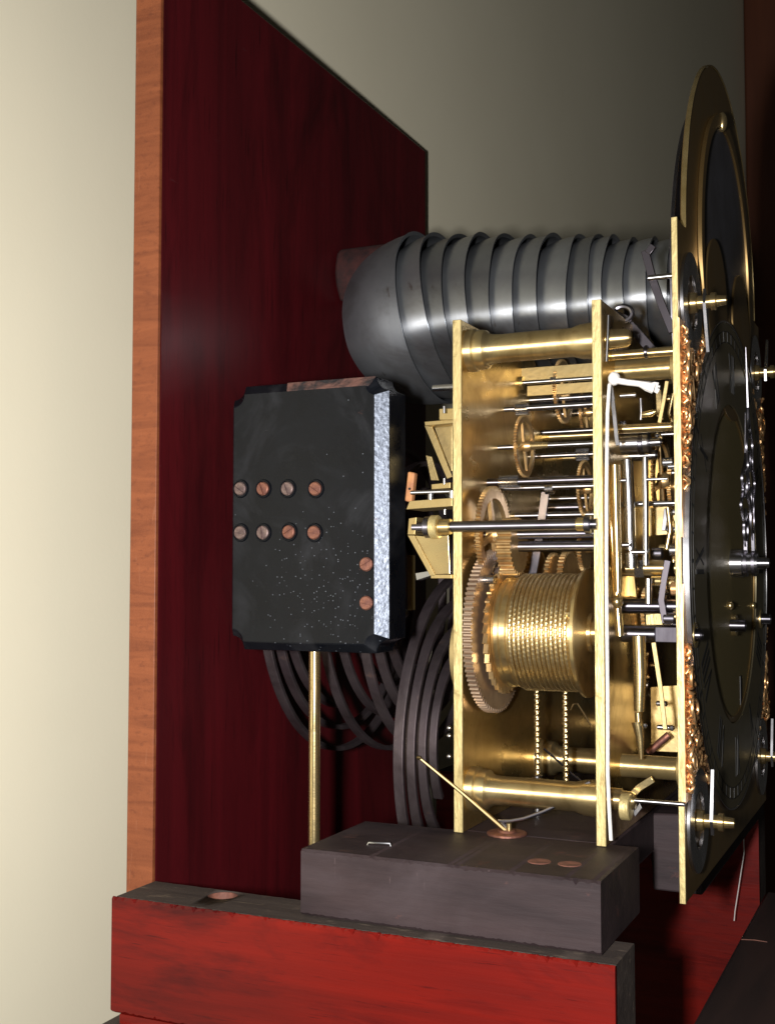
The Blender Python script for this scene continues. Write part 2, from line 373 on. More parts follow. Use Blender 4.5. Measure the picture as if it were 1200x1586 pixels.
def tag(o, label, cat=None, group=None, kind=None):
    if label: o['label'] = label
    if cat: o['category'] = cat
    if group: o['group'] = group
    if kind: o['kind'] = kind
    return o
def thing(name, loc, label, cat, group=None):
    o = bpy.data.objects.new(name, None); C.objects.link(o)
    o.location = loc; o.empty_display_size = 0.02; WORLD_O[o.name] = Vector(loc)
    return tag(o, label, cat, group)
def copy_part(o, parent, world_loc, rot=None):
    c = o.copy(); C.objects.link(c); c.parent = parent
    WORLD_O[c.name] = Vector(world_loc); c.location = Vector(world_loc) - WORLD_O[parent.name]
    if rot: c.rotation_euler = rot
    return c
def worn_beam(x0, x1, y0, y1, z0, z1, seg=70, ch=0.0012, jit=0.0006, chips=0):
    """box along X whose long edges are softened and worn unevenly"""
    mb = MB(); vs = []; fs = []
    rnd = random.Random(int(abs(x0 * 1e5) + abs(z0 * 1e5)))
    def st(x, k):
        c = [ch + abs(rnd.gauss(0, jit)) for _ in range(4)]
        if chips and rnd.random() < chips: c[rnd.choice((2, 3))] += rnd.uniform(0.0004, 0.0010)
        return [(x, y0 + c[0], z0), (x, y1 - c[1], z0), (x, y1, z0 + c[1]), (x, y1, z1 - c[2]), (x, y1 - c[2], z1),
                (x, y0 + c[3], z1), (x, y0, z1 - c[3] * rnd.uniform(0.6, 1.3)), (x, y0, z0 + c[0])]
    n = seg + 1
    for i in range(n):
        vs += st(x0 + (x1 - x0) * i / seg, i)
    for i in range(seg):
        for k in range(8):
            k2 = (k + 1) % 8
            fs.append((i * 8 + k, i * 8 + k2, (i + 1) * 8 + k2, (i + 1) * 8 + k))
    fs.append(tuple(reversed(range(8)))); fs.append(tuple(seg * 8 + k for k in range(8)))
    return mb.add(vs, fs)
def circ(cy, cz, r, n=64, a0=0.0):
    return [(cy + r * math.cos(a0 + 2 * PI * k / n), cz + r * math.sin(a0 + 2 * PI * k / n)) for k in range(n)]

# ================================================================ THE SETTING
YC = 0.640                       # middle of the clock, across its width
WA = R_(6.5)                     # the wall is not quite square to the clock
wl = MB().box(-0.10, 0.0, -2.2, 6.0, -2.0, 3.2).build('wall', 'wall', origin=(0, 0, 0), smooth=0)
wl.location = (-0.357, 0.801, 0); wl.rotation_euler = (0, 0, -WA)
tag(wl, 'plain cream painted wall behind the clock', None, None, 'structure')
df = MB().box(0.001, 0.06, 0.98, 1.9, -2.0, 3.2).build('door_frame', 'door', origin=(0, 0, 0), bevel=0.004)
df.location = (-0.357, 0.801, 0); df.rotation_euler = (0, 0, -WA)
tag(df, 'dark brown wooden door frame far along the wall', None, None, 'structure')

# ---- backboard
bb = thing('backboard', (-0.3465, 0.636, -0.26), 'tall dark red mahogany backboard standing against the cream wall', 'backboard')
MB().box(-0.3535, -0.339, 0.4725, 0.801, -0.26, 0.3135).build('panel', 'mahogany', bb, bevel=0.0008)
e = MB().box(-0.3537, -0.3388, 0.4700, 0.4725, -0.26, 0.3137).build('edge_strip', 'edge_wood', bb, bevel=0.0004)
e['label'] = 'bare orange-brown edge of the backboard'

# ---- case sides: near one and far one
cs = thing('case_side', (-0.222, 0.451, -0.33), 'bright red mahogany case side in front, with a round hole in its dull top', 'case side', 'case sides')
core = worn_beam(-0.3345, -0.1105, 0.4372, 0.467, -0.1925, -0.1425, seg=60, ch=0.0006, jit=0.0003).build('core', 'dull_wood', cs)
hp = at(345, 1387, Z=-0.1425)
cut = MB().cyl((hp.x, hp.y, -0.160), (hp.x, hp.y, -0.13), 0.0068, seg=28).build('hole_cutter', 'plug')
bo = core.modifiers.new('hole', 'BOOLEAN'); bo.operation = 'DIFFERENCE'; bo.object = cut; bo.solver = 'EXACT'
dg = bpy.context.evaluated_depsgraph_get()
newme = bpy.data.meshes.new_from_object(core.evaluated_get(dg)); core.modifiers.clear(); core.data = newme
bpy.data.objects.remove(cut)
MB().lathe([(-0.014, 0.0067), (-0.0004, 0.0067), (-0.0004, 0.0062), (-0.014, 0.0062)], (hp.x, hp.y, -0.1425), (0, 0, 1), 28, True).build('hole_lining', 'plug', cs)
worn_beam(-0.335, -0.1102, 0.4350, 0.4370, -0.1920, -0.1421, seg=220, ch=0.0005, jit=0.0004, chips=0.22).build('veneer', 'red_veneer', cs)
MB().box(-0.330, -0.1102, 0.4350, 0.4370, -0.33, -0.1921).build('veneer', 'red_veneer', cs)
MB().box(-0.329, -0.1105, 0.4372, 0.467, -0.33, -0.1927).build('core', 'dull_wood', cs)
mo = at(166, 1579, Y=0.437)
MB().box(mo.x, mo.x + 0.012, 0.430, 0.46, -0.33, mo.z).build('moulding', 'rail_wood', cs, bevel=0.002)
cf = thing('case_side', (-0.222, 0.825, -0.33), 'red mahogany case side at the far side, seen below the dial', 'case side', 'case sides')
worn_beam(-0.335, -0.1105, 0.812, 0.842, -0.33, -0.1425, seg=40).build('core', 'dull_wood', cf)
worn_beam(-0.335, -0.1102, 0.8095, 0.8118, -0.33, -0.1421, seg=60).build('veneer', 'red_veneer', cf)

# ---- front rail at the lower right and the seat rail behind the dial
fr = thing('front_rail', (-0.06, 0.5, -0.33), 'near-black wooden front rail at the lower right corner', 'rail')
MB().box(-0.106, -0.015, 0.30, 0.806, -0.33, -0.2025).build('board', 'rail_wood', fr, bevel=0.002)
s0 = at(1148, 1456, Z=-0.2025); s1 = at(1188, 1460, Z=-0.2025)
MB().tube([s0 + Vector((0, 0, 0.0001)), (s0 + s1) / 2 + Vector((0, 0.001, 0.0002)), s1 + Vector((0, 0, 0.0001))], 0.0003, 5).build('scratch', 'plug', fr)
sr = thing('seat_rail', (-0.118, 0.70, -0.1545), 'short dark wooden seat rail behind the lower dial edge', 'rail')
mb = MB()
a0 = -0.1315
mb.add([(a0 + 0.0012, 0.59, -0.1535), (-0.1065, 0.59, -0.1535), (-0.1065, 0.59, -0.1155), (a0 + 0.0012, 0.59, -0.1165), (a0, 0.59, -0.123),
        (a0 + 0.0012, 0.806, -0.1535), (-0.1065, 0.806, -0.1535), (-0.1065, 0.806, -0.1155), (a0 + 0.0012, 0.806, -0.1165), (a0, 0.806, -0.123)],
       [(0, 1, 2, 3, 4), (9, 8, 7, 6, 5), (0, 5, 6, 1), (1, 6, 7, 2), (2, 7, 8, 3), (3, 8, 9, 4), (4, 9, 5, 0)])
mb.build('board', 'dark_wood', sr, bevel=0.001)

sbd = thing('seatboard', (-0.165, 0.66, -0.1348), 'dark seatboard lying under the brass movement behind the seat block', 'seatboard')
MB().box(-0.2000, -0.1296, 0.5074, 0.8085, -0.1348, -0.1147).build('board', 'dark_wood', sbd, bevel=0.0008)
# ---- seat block in front
SB = (-0.2450, -0.1176, 0.4440, 0.5070, -0.1418, -0.1146)
sb = thing('seat_block', (-0.181, 0.4755, -0.1418), 'scuffed near-black wooden seat block carrying the brass movement', 'block')
worn_beam(*SB, seg=120, ch=0.0009, jit=0.00022, chips=0.04).build('block', 'dark_wood', sb)
for (u, v) in ((835, 1335), (882, 1339)):
    p = at(u, v, Z=SB[5])
    MB().lathe([(0, 0), (0.0003, 0.0026), (0.0002, 0.0046), (-0.0004, 0.0050)], (p.x, p.y, SB[5]), (0, 0, 1), 22).build('plug', 'plug', sb)

# ================================================================ NEST OF BELLS
BZ = 0.150
bn = thing('bell_nest', (-0.20, YC, 0.1), 'row of nested grey metal bells lying above the movement', 'bells')
rims = [613.5, 652, 684, 718, 755, 793, 831, 876, 909, 932, 966, 1001, 1034, 1052]
tilts = [7.5, 9.0, 5.0, 3.0, 1.5, 0.5, 0, -0.5, 0, -0.5, 0.3, 0, -0.4, 0]
nb = len(rims)
prevx = None
for i, u in enumerate(rims):
    Rb = 0.0520 + (0.0292 - 0.0520) * (i / (nb - 1)) ** 0.85
    if i == 0: Rb = 0.0515
    p = at(u, 700, Y=YC - Rb); x = p.x
    zz = BZ + 0.0006 * math.sin(i * 2.3)
    prof = []
    H = Rb * (0.97 if i == 0 else 0.85)
    n = 18; ex = 0.74 if i == 0 else 0.64
    def flare(x): return 0.0003 * max(0.0, 1 + x / 0.0040) ** 2
    for k in range(n + 1):
        t = PI / 2 * k / n
        x_ = -H * math.cos(t)
        prof.append((x_, (Rb - 0.0011) * math.sin(t) ** ex + flare(x_)))
    prof += [(0.0003, Rb - 0.0002), (0.0003, Rb - 0.0011)]
    for k in range(n, -1, -1):
        t = PI / 2 * k / n
        prof.append((-(H - 0.0012) * math.cos(t) - 0.0004, (Rb - 0.0023) * math.sin(t) ** ex))
    mb = MB(); mb.lathe(prof, (0, 0, 0), (1, 0, 0), 96)
    # hand-hammered unevenness
    rr = random.Random(i)
    ph = [rr.uniform(0, 6.28) for _ in range(4)]
    mb.v = [(a + 0.0005 * math.sin(2 * math.atan2(c, b) + ph[0]) + 0.00025 * math.sin(5 * math.atan2(c, b) + ph[1]),
             b * (1 + 0.004 * math.sin(3 * math.atan2(c, b) + ph[2])), c * (1 + 0.006 * math.sin(2 * math.atan2(c, b) + ph[3]))) for a, b, c in mb.v]
    o = mb.build('bell', ('bell_dome', 'bell_pale', 'bell_dark', 'bell', 'bell_dark', 'bell_pale', 'bell', 'bell_pale', 'bell_dark', 'bell_pale', 'bell', 'bell_pale', 'bell', 'bell')[i], bn, origin=(0, 0, 0), smooth=50)
    WORLD_O[o.name] = Vector((x, YC, zz)); o.location = Vector((x, YC, zz)) - WORLD_O[bn.name]
    o.rotation_euler = (0, R_(-tilts[i]), 0)
    if i == 0: o['label'] = 'largest bell of the nest, its whole dome showing'
MB().cyl((-0.300, YC, BZ), (-0.1035, YC, BZ), 0.003).build('bell_rod', 'dark_steel', bn)
mb = MB()
rr = random.Random(3)
pts = []
for k in range(16):
    t = 2 * PI * k / 16
    pts.append((YC + 0.026 + 0.012 * math.cos(t) * rr.uniform(0.75, 1.25), BZ + 0.038 + 0.018 * math.sin(t) * rr.uniform(0.85, 1.15)))
mb.prism_x(pts, -0.3385, -0.300)
mb.build('bracket', 'red_bracket', bn, bevel=0.002)

# ================================================================ GONG STAND: black block on a brass rod with coiled gongs
gy = 0.4950
p0 = at(356, 800, Y=gy); p1 = at(603, 800, Y=gy + 0.0036)
gx0, gx1 = p0.x, p1.x
gz1 = at(470, 592, Y=gy + 0.004).z; gz0 = at(470, 1009, Y=gy + 0.003).z
gs = thing('gong_stand', ((gx0 + gx1) / 2, 0.507, -0.18), 'black iron gong block with screws on a brass rod, coiled gongs behind it', 'gong stand')
ce = at(579, 800, Y=gy).x        # where the shiny bevel of the right edge begins
cx = 0.0060
yb = gy + 0.022
# body with all four front edges bevelled and scooped corners
mb = MB()
xa, xb, za, zb = gx0, gx1, gz0, gz1
bw_l, bw_r, bw_t, bw_b, bd = 0.0016, gx1 - ce, 0.0045, 0.0040, 0.0036
def scoop(cx_, cz_, r, a0, a1, n=5):
    return [(cx_ + r * math.cos(a0 + (a1 - a0) * k / n), cz_ + r * math.sin(a0 + (a1 - a0) * k / n)) for k in range(n + 1)]
rs = 0.0065
outer = scoop(xa, za, rs, PI / 2, 0) + scoop(xb, za, rs, PI, PI / 2) + scoop(xb, zb, rs, -PI / 2, -PI) + scoop(xa, zb, rs, 0, -PI / 2)
rs2 = 0.0060
inner = scoop(xa + bw_l, za + bw_b, rs2, PI / 2, 0) + scoop(xb - bw_r, za + bw_b, rs2 * 0.8, PI, PI / 2) + scoop(xb - bw_r, zb - bw_t, rs2 * 0.7, -PI / 2, -PI) + scoop(xa + bw_l, zb - bw_t, rs2, 0, -PI / 2)
n = len(outer)
vs = [(x, yb, z) for x, z in outer] + [(x, gy + bd, z) for x, z in outer] + [(x, gy, z) for x, z in inner]
fs = [tuple(range(n)), tuple(reversed(range(2 * n, 3 * n)))]
quads = []
for i in range(n):
    j = (i + 1) % n
    fs.append((i, j, n + j, n + i)); fs.append((n + i, n + j, 2 * n + j, 2 * n + i))
mb.add(vs, fs)
blk = mb.build('block', 'black_iron', gs, smooth=25, bevel=0.0005)
# worn right-edge facet, flash glint put into its pale colour; rusty facet along the top
def facet(a, b, c, d, name, m):
    nrm = (Vector(b) - Vector(a)).cross(Vector(d) - Vector(a)).normalized()
    if nrm.y > 0: nrm = -nrm
    P4 = [Vector(q) + nrm * 0.0004 for q in (a, b, c, d)]; Q4 = [Vector(q) - nrm * 0.0004 for q in (a, b, c, d)]
    return MB().add(P4 + Q4, [(0, 1, 2, 3), (7, 6, 5, 4), (0, 4, 5, 1), (1, 5, 6, 2), (2, 6, 7, 3), (3, 7, 4, 0)]).build(name, m, blk)
facet((xb - bw_r + 0.0002, gy, za + bw_b + 0.0052), (xb - 0.0002, gy + bd, za + rs + 0.0005), (xb - 0.0002, gy + bd, zb - rs - 0.0005), (xb - bw_r + 0.0002, gy, zb - bw_t - 0.0046), 'worn_glint_edge', 'silver_edge')
facet((xa + bw_l + 0.030, gy, zb - bw_t + 0.0001), (xb - bw_r - 0.003, gy, zb - bw_t + 0.0001), (xb - rs - 0.0005, gy + bd, zb - 0.0001), (xa + 0.030, gy + bd, zb - 0.0001), 'rusty_edge', 'rust_paint')
def screw_mesh(m):
    mb = MB(); r = 0.0032; h = 0.0015; w = 0.0005
    mb.lathe([(0, 0), (0, r * 1.02), (-0.0007, r * 1.02), (-0.0007, 0)], (0, 0, 0), (0, 1, 0), 24)
    for s in (-1, 1):
        a0 = math.asin(w / r)
        pts = [(r * math.cos(a), s * r * math.sin(a)) for a in [a0 + (PI - 2 * a0) * k / 12 for k in range(13)]]
        pts2 = [(x * 0.86, s * max(w, abs(z) * 0.86)) for x, z in pts]
        k = len(pts)
        vs = [(x, -0.0006, z) for x, z in pts] + [(x, -h * 0.75, z) for x, z in pts] + [(x, -h, z) for x, z in pts2]
        fs = [tuple(range(2 * k, 3 * k))]
        for q in range(2):
            for i in range(k):
                j = (i + 1) % k
                fs.append((q * k + i, q * k + j, (q + 1) * k + j, (q + 1) * k + i))
        mb.add(vs, fs)
    return mb.build('screw', m, gs, origin=(0, 0, 0), smooth=30)
spots = [(373, 757, 0), (408, 757, 1), (446, 757, 0), (489, 757, 1), (373, 825, 0), (408, 825, 0), (448, 824, 1), (487, 825, 1), (568, 874, 1), (568, 934, 1)]
protos = [None, None]
rr = random.Random(5)
rims_proto = None
for (u, v, k) in spots:
    p = at(u, v, Y=gy)
    loc = Vector((p.x, gy - 0.0001, p.z)); rot = (0, rr.choice((0.2, -0.5, 1.2, 1.5, 0.6)), 0)
    if protos[k] is None:
        o = screw_mesh('copper' if k else 'steel_screw'); WORLD_O[o.name] = loc; o.location = loc - WORLD_O[gs.name]; protos[k] = o
        o.rotation_euler = rot
    else:
        o = copy_part(protos[k], gs, loc, rot)
    if u < 500:
        MB().lathe([(0, 0.0036), (-0.0006, 0.0038), (-0.0007, 0.0042), (0, 0.0046)], (p.x, gy, p.z), (0, 1, 0), 24).build('collar', 'black_iron', gs)
# rod
pr = at(487, 1150, Y=0.507)
MB().cyl((pr.x, 0.507, -0.1795), (pr.x, 0.507, gz0 - 0.0005), 0.0028, seg=24).build('rod', 'brass', gs)
MB().lathe([(0, 0), (0, 0.011), (0.003, 0.011), (0.006, 0.004), (0.006, 0)], (pr.x, 0.507, -0.1795 - 0.003), (0, 0, 1), 24).build('foot', 'brass', gs)
# coils: flat steel strip wound in planes parallel to the backboard
def coil(X, Yc, Zc, Ro, pitch, turns, w, t, lead):
    pts = []
    N_ = int(turns * 72)
    for k in range(N_ + 1):
        a = PI + lead + 2 * PI * turns * k / N_
        r = Ro - pitch * turns * k / N_
        pts.append((X + 0.0006 * math.sin(a * 1.0 + X * 100), Yc + r * math.cos(a), Zc + r * math.sin(a)))
    return MB().tube(pts, 1.0, flat=(w / 2, t / 2), up=(1, 0, 0)).build('coiled_gong', 'gong', gs, bevel=0.0004)
coil(-0.3150, 0.627, -0.005, 0.099, 0.0120, 2.3, 0.0052, 0.0026, -0.5)
coil(-0.2900, 0.642, -0.008, 0.098, 0.0185, 2.4, 0.0050, 0.0026, -0.45)
coil(-0.2660, 0.630, -0.012, 0.088, 0.0150, 2.4, 0.0052, 0.0026, -0.5)
coil(-0.2520, 0.651, -0.0956, 0.0966, 0.0148, 3.4, 0.0056, 0.0028, -1.9)
for (X, Y, Z) in ((-0.315, 0.52, 0.03), (-0.290, 0.52, 0.03), (-0.266, 0.52, 0.02), (-0.252, 0.52, -0.02)):
    MB().cyl((X, yb - 0.001, Z), (X, yb + 0.05, Z), 0.0022).build('gong_stud', 'dark_steel', gs)

# ================================================================ CLOCK MOVEMENT
mv = thing('clock_movement', (-0.164, YC, -0.1146), 'brass clock movement of pillared plates, wheels and wound barrel on the dark block', 'clock movement')
XB0, XB1 = -0.1985, -0.1945         # back plate
XF0, XF1 = -0.1340, -0.1300         # front plate
PY0, PY1 = 0.5000, 0.7800
PZ0, PZB, PZF = -0.1144, 0.1155, 0.1185
def plate(x0, x1, ztop, name):
    arc = []
    r = 0.0475
    d = ztop - BZ
    hw = math.sqrt(r * r - d * d)
    a0 = math.atan2(d, -hw); a1 = math.atan2(d, hw)
    if a0 > 0: a0 -= 2 * PI
    for k in range(17):
        a = a0 + (a1 - a0) * k / 16
        arc.append((YC + r * math.cos(a), BZ + r * math.sin(a)))
    if a0 < -PI: pass
    poly = [(PY0 + 0.0012, PZ0), (PY0 + 0.0012, ztop)] + arc + [(PY1, ztop), (PY1, PZ0)]
    o = MB().prism_x(poly, x0, x1).build(name, 'plate_brass', mv, bevel=0.0003, smooth=0)
    MB().box(x0 - 0.0001, x1 + 0.0001, PY0, PY0 + 0.0012, PZ0, ztop).build('filed_edge', 'edge_brass', o, bevel=0.0003)
    return o
bp = plate(XB0, XB1, PZB, 'back_plate')
fp = plate(XF0, XF1, PZF, 'front_plate')

def pillar(y, z, name='pillar'):
    L_ = XF0 - XB1
    pr = [(0, 0), (0, 0.0098), (0.0035, 0.0098), (0.0042, 0.0088), (0.0062, 0.0092), (0.0085, 0.0088), (0.0095, 0.0074), (0.0115, 0.0067), (0.016, 0.0064),
          (L_ / 2, 0.0066), (L_ - 0.012, 0.0064), (L_ - 0.0100, 0.0070), (L_ - 0.0080, 0.0076), (L_ - 0.004, 0.0080), (L_, 0.0080), (L_, 0)]
    o = MB().lathe(pr, (XB1, y, z), (1, 0, 0), 40).build(name, 'turned_brass', mv, smooth=40)
    # pillar end through the front plate, with a latch pin
    MB().lathe([(0, 0), (0, 0.0045), (0.0085, 0.0040), (0.0100, 0.0030), (0.0105, 0)], (XF1, y, z), (1, 0, 0), 24).build('pillar_end', 'turned_brass', o)
    MB().lathe([(0, 0), (0, 0.0034), (-0.0015, 0.0030), (-0.0020, 0)], (XB0, y, z), (1, 0, 0), 20).build('rivet', 'brass', o)
    return o
zt = at(830, 535, Y=0.512).z; zl = at(830, 1229, Y=0.512).z
pillar(0.5115, zt); pillar(0.5115, zl)
pillar(0.612, zl); pillar(0.768, zl); pillar(0.768, zt)

def arbor(Y, v, u0, u1, r, m='steel', parent=None, name='arbor', seg=18):
    q = at((u0 + u1) / 2, v, Y=Y); x0 = at(u0, v, Y=Y).x; x1 = at(u1, v, Y=Y).x
    return MB().cyl((x0, Y, q.z), (x1, Y, q.z), r, seg=seg, ch=min(r * 0.25, 0.0004)).build(name, tn(m), parent or mv)
def full_arbor(Y, Z, r, m='steel', x0=None, x1=None, parent=None, name='arbor'):
    return MB().cyl((XB1 if x0 is None else x0, Y, Z), (XF0 if x1 is None else x1, Y, Z), r, seg=18).build(name, tn(m), parent or mv)
def gear_poly(Y, Z, R, n, depth, phase=0.0, pointed=False, ratchet=False):
    P_ = []
    for k in range(n):
        a = 2 * PI * k / n + phase; s = 2 * PI / n
        if ratchet:
            P_ += [(a, R - depth), (a + s * 0.85, R), (a + s * 0.97, R * 0.985)]
        else:
            P_ += [(a, R - depth), (a + s * 0.28, R - depth), (a + s * 0.38, R - depth * 0.3), (a + s * 0.52, R), (a + s * 0.72, R), (a + s * 0.90, R - depth * 0.3)]
    return [(Y + r * math.cos(a), Z + r * math.sin(a)) for a, r in P_]
def wheel(X, Y, Z, R, n, th=0.0016, m='gear_brass', spokes=5, depth=None, rim=0.86, hub=0.18, parent=None, name='wheel', phase=0.0, arb=None, ratchet=False):
    depth = depth or 2.1 * R * PI / n * 0.55
    outer = gear_poly(Y, Z, R, n, depth, phase, ratchet=ratchet)
    ri = (R - depth) * rim if spokes else 0.0025
    inner = [(Y + (y - Y) / math.hypot(y - Y, z - Z) * ri, Z + (z - Z) / math.hypot(y - Y, z - Z) * ri) for y, z in outer]
    mb = MB(); mb.ring_x(outer, inner, X - th / 2, X + th / 2)
    o = mb.build(name, m, parent or mv, smooth=0)
    if spokes:
        for k in range(spokes):
            a = 2 * PI * k / spokes + 0.3
            c, s = math.cos(a), math.sin(a); w = R * 0.05
            r0, r1 = R * hub * 0.7, ri * 1.02
            poly = [(Y + c * r0 - s * w * 1.5, Z + s * r0 + c * w * 1.5), (Y + c * r0 + s * w * 1.5, Z + s * r0 - c * w * 1.5), (Y + c * r1 + s * w, Z + s * r1 - c * w), (Y + c * r1 - s * w, Z + s * r1 + c * w)]
            MB().prism_x(poly, X - th * 0.42, X + th * 0.42).build('spoke', m, o, smooth=0)
    MB().lathe([(-th, 0), (-th, R * hub), (th * 1.2, R * hub), (th * 2.4, R * hub * 0.75), (th * 2.4, 0)], (X, Y, Z), (1, 0, 0), 24).build('collet', m, o)
    return o
def pinion(Y, Z, x0, x1, R, n=8, m='steel', parent=None):
    outer = gear_poly(Y, Z, R, n, R * 0.38)
    return MB().prism_x(outer, x0, x1).build('pinion', m, parent or mv, smooth=0)

# ---- the wound barrel in front, and the two others behind it
def barrel(BY, BZZ, wound, xg, front, spt=120):
    b = MB().lathe([(-0.1835, 0), (-0.1835, 0.0244), (-0.1818, 0.0258), (-0.1800, 0.0258), (-0.1795, 0.0251), (-0.1770, 0.0251), (-0.1765, 0.0257), (-0.1760, 0.0251),
                    (-0.1460, 0.0251), (-0.1460, 0.0290), (-0.1445, 0.0293), (-0.1440, 0.0285), (-0.1440, 0.0090), (-0.1425, 0.0085), (-0.1425, 0.0058), (-0.1400, 0.0055), (-0.1395, 0.0068), (-0.1375, 0.0068), (-0.1372, 0.0045), (-0.1372, 0)],
                   (0, BY, BZZ), (1, 0, 0), 72).build('barrel', 'turned_plate_brass', mv, smooth=30)
    g = wheel(xg, BY, BZZ, 0.0380, 92, th=0.0042, m='old_gear' if front else 'gear_brass', spokes=0, depth=0.0019, parent=mv, name='great_wheel')
    # a raised ring and the click on the face of the great wheel
    wheel(-0.1848, BY, BZZ, 0.0290, 38, th=0.0022, m='gear_brass', spokes=0, depth=0.0022, parent=b, name='ratchet_wheel', ratchet=True)
    if wound:
        pts = []; rad = []
        turns = 13; rc = 0.00096; n = spt * turns
        seg = 6; vs = []; fs = []
        for k in range(n + 1):
            th = 2 * PI * k / spt
            x = -0.1752 + (0.1752 - 0.1477) * k / n
            c = Vector((x, BY + (0.0251 + rc * 0.9) * math.cos(th), BZZ + (0.0251 + rc * 0.9) * math.sin(th)))
            er = Vector((0, math.cos(th), math.sin(th)))
            for q in range(seg):
                a = 2 * PI * q / seg
                s_ = th * 78.31
                r = rc * (1.0 + (0.045 if spt > 200 else 0) * math.cos(a - s_))
                vs.append(c + er * (r * math.cos(a)) + Vector((1, 0, 0)) * (r * math.sin(a)))
        for k in range(n):
            for q in range(seg):
                q2 = (q + 1) % seg
                fs.append((k * seg + q, k * seg + q2, (k + 1) * seg + q2, (k + 1) * seg + q))
        MB().add(vs, fs).build('wound_cable', 'cable', b, smooth=60)
        p = Vector((-0.1470, BY, BZZ)) + Vector((0, -0.0258 * math.cos(0.35), 0.0258 * math.sin(0.35)))
        MB().ball(p, 0.0016).build('cable_knot', 'cable', b)
    return b, g
BY, BZZ = 0.5315, at(945, 981, Y=0.5315).z
br, gw = barrel(BY, BZZ, True, -0.1900, True, 460)
barrel(YC + 0.004, BZZ + 0.004, True, -0.1800, False)
barrel(0.742, BZZ, False, -0.1860, False)
# click spring and click on the great wheel
q = at(775, 880, X=-0.1878)
MB().tube([(-0.1875, BY - 0.012 + 0.024 * t, BZZ + 0.0325 - 0.010 * (2 * t - 1) ** 2 * 0.6) for t in [k / 10 for k in range(11)]], 0.0010, 6).build('click_spring', 'steel', gw)
MB().cyl((-0.1886, BY - 0.02, BZZ + 0.024), (-0.1830, BY - 0.02, BZZ + 0.024), 0.0022).build('click', 'steel', gw)
# hanging cables
def rope(pts, rc, name, parent, m='cable', step=0.0011):
    P_ = [Vector(p) for p in pts]; L_ = (P_[-1] - P_[0]).length
    n = int(L_ / 0.00028); seg = 8; vs = []; fs = []
    d = (P_[-1] - P_[0]).normalized(); e1 = d.orthogonal().normalized(); e2 = d.cross(e1)
    for k in range(n + 1):
        s_ = L_ * k / n
        for q in range(seg):
            a = 2 * PI * q / seg
            r = rc * (1 + 0.22 * math.cos(2 * a - 2 * PI * s_ / step))
            vs.append(P_[0] + d * s_ + e1 * (r * math.cos(a)) + e2 * (r * math.sin(a)))
    for k in range(n):
        for q in range(seg):
            q2 = (q + 1) % seg
            fs.append((k * seg + q, k * seg + q2, (k + 1) * seg + q2, (k + 1) * seg + q))
    return MB().add(vs, fs).build(name, m, parent, smooth=60)
yc_ = BY + 0.0252
a_ = at(831, 1066, Y=yc_); b_ = at(833, 1204, Y=yc_)
rope([(a_.x, yc_, BZZ), (a_.x, yc_, b_.z)], 0.00125, 'cable', mv, step=0.0026)
c_ = at(875, 1066, Y=yc_); d_ = at(878, 1232, Y=yc_)
rope([(c_.x, yc_, BZZ), (c_.x, yc_, d_.z)], 0.00125, 'cable', mv, step=0.0026)
z_e = at(833, 1283, Y=yc_).z
MB().cyl((a_.x, yc_, b_.z - 0.003), (a_.x, yc_, b_.z + 0.001), 0.0024, ch=0.0004).build('ferrule', 'steel', mv)
MB().cyl((a_.x, yc_, z_e - 0.012), (a_.x, yc_, b_.z - 0.003), 0.0021, seg=18).build('cable_pin', 'steel', mv)

DX0 = -0.1036                        # back of the dial plate
# ---- winding arbor to the dial
o = MB().cyl((XF1, BY, BZZ), (-0.1145, BY, BZZ), 0.0038, seg=28, ch=0.0003).build('winding_arbor', 'turned_dark_steel', mv)
MB().box(-0.1145, DX0 - 0.0002, BY - 0.0030, BY + 0.0030, BZZ - 0.0033, BZZ + 0.0033).build('winding_square', 'square_steel', o, bevel=0.0003)
MB().cyl((DX0 - 0.0002, BY, BZZ), (-0.0945, BY, BZZ), 0.0028, seg=20, ch=0.0008).build('winding_end', 'turned_dark_steel', o)
for (yy, zz) in ((YC, BZZ), (0.742, BZZ)):
    MB().cyl((XF1, yy, zz), (-0.092, yy, zz), 0.0032, seg=20).build('winding_arbor', 'turned_dark_steel', mv)

# ---- arbors, wheels and pinions between the plates
# fly with its broad dull vanes
Yf = 0.585
z = at(850, 590, Y=Yf).z
f = full_arbor(Yf, z, 0.0011, 'steel', x0=at(786, 590, Y=Yf).x)
z0, z1 = at(850, 611, Y=Yf).z, at(850, 566, Y=Yf).z
MB().box(at(815, 590, Y=Yf).x, XF0 - 0.0006, Yf + 0.0010, Yf + 0.0022, z0, z - 0.0016).build('fly_vane', 'dull_brass', f, bevel=0.0002)
MB().box(at(800, 590, Y=Yf).x, XF0 - 0.0006, Yf + 0.0014, Yf + 0.0026, z + 0.0012, z1).build('fly_vane', 'dull_brass', f, bevel=0.0002)
x = at(799, 590, Y=Yf).x; MB().cyl((x, Yf, z), (x + 0.0042, Yf, z), 0.0034).build('fly_collet', 'brass', f)
x = at(853, 590, Y=Yf).x; MB().cyl((x, Yf, z), (x + 0.0030, Yf, z), 0.0020).build('fly_collar', 'steel', f)
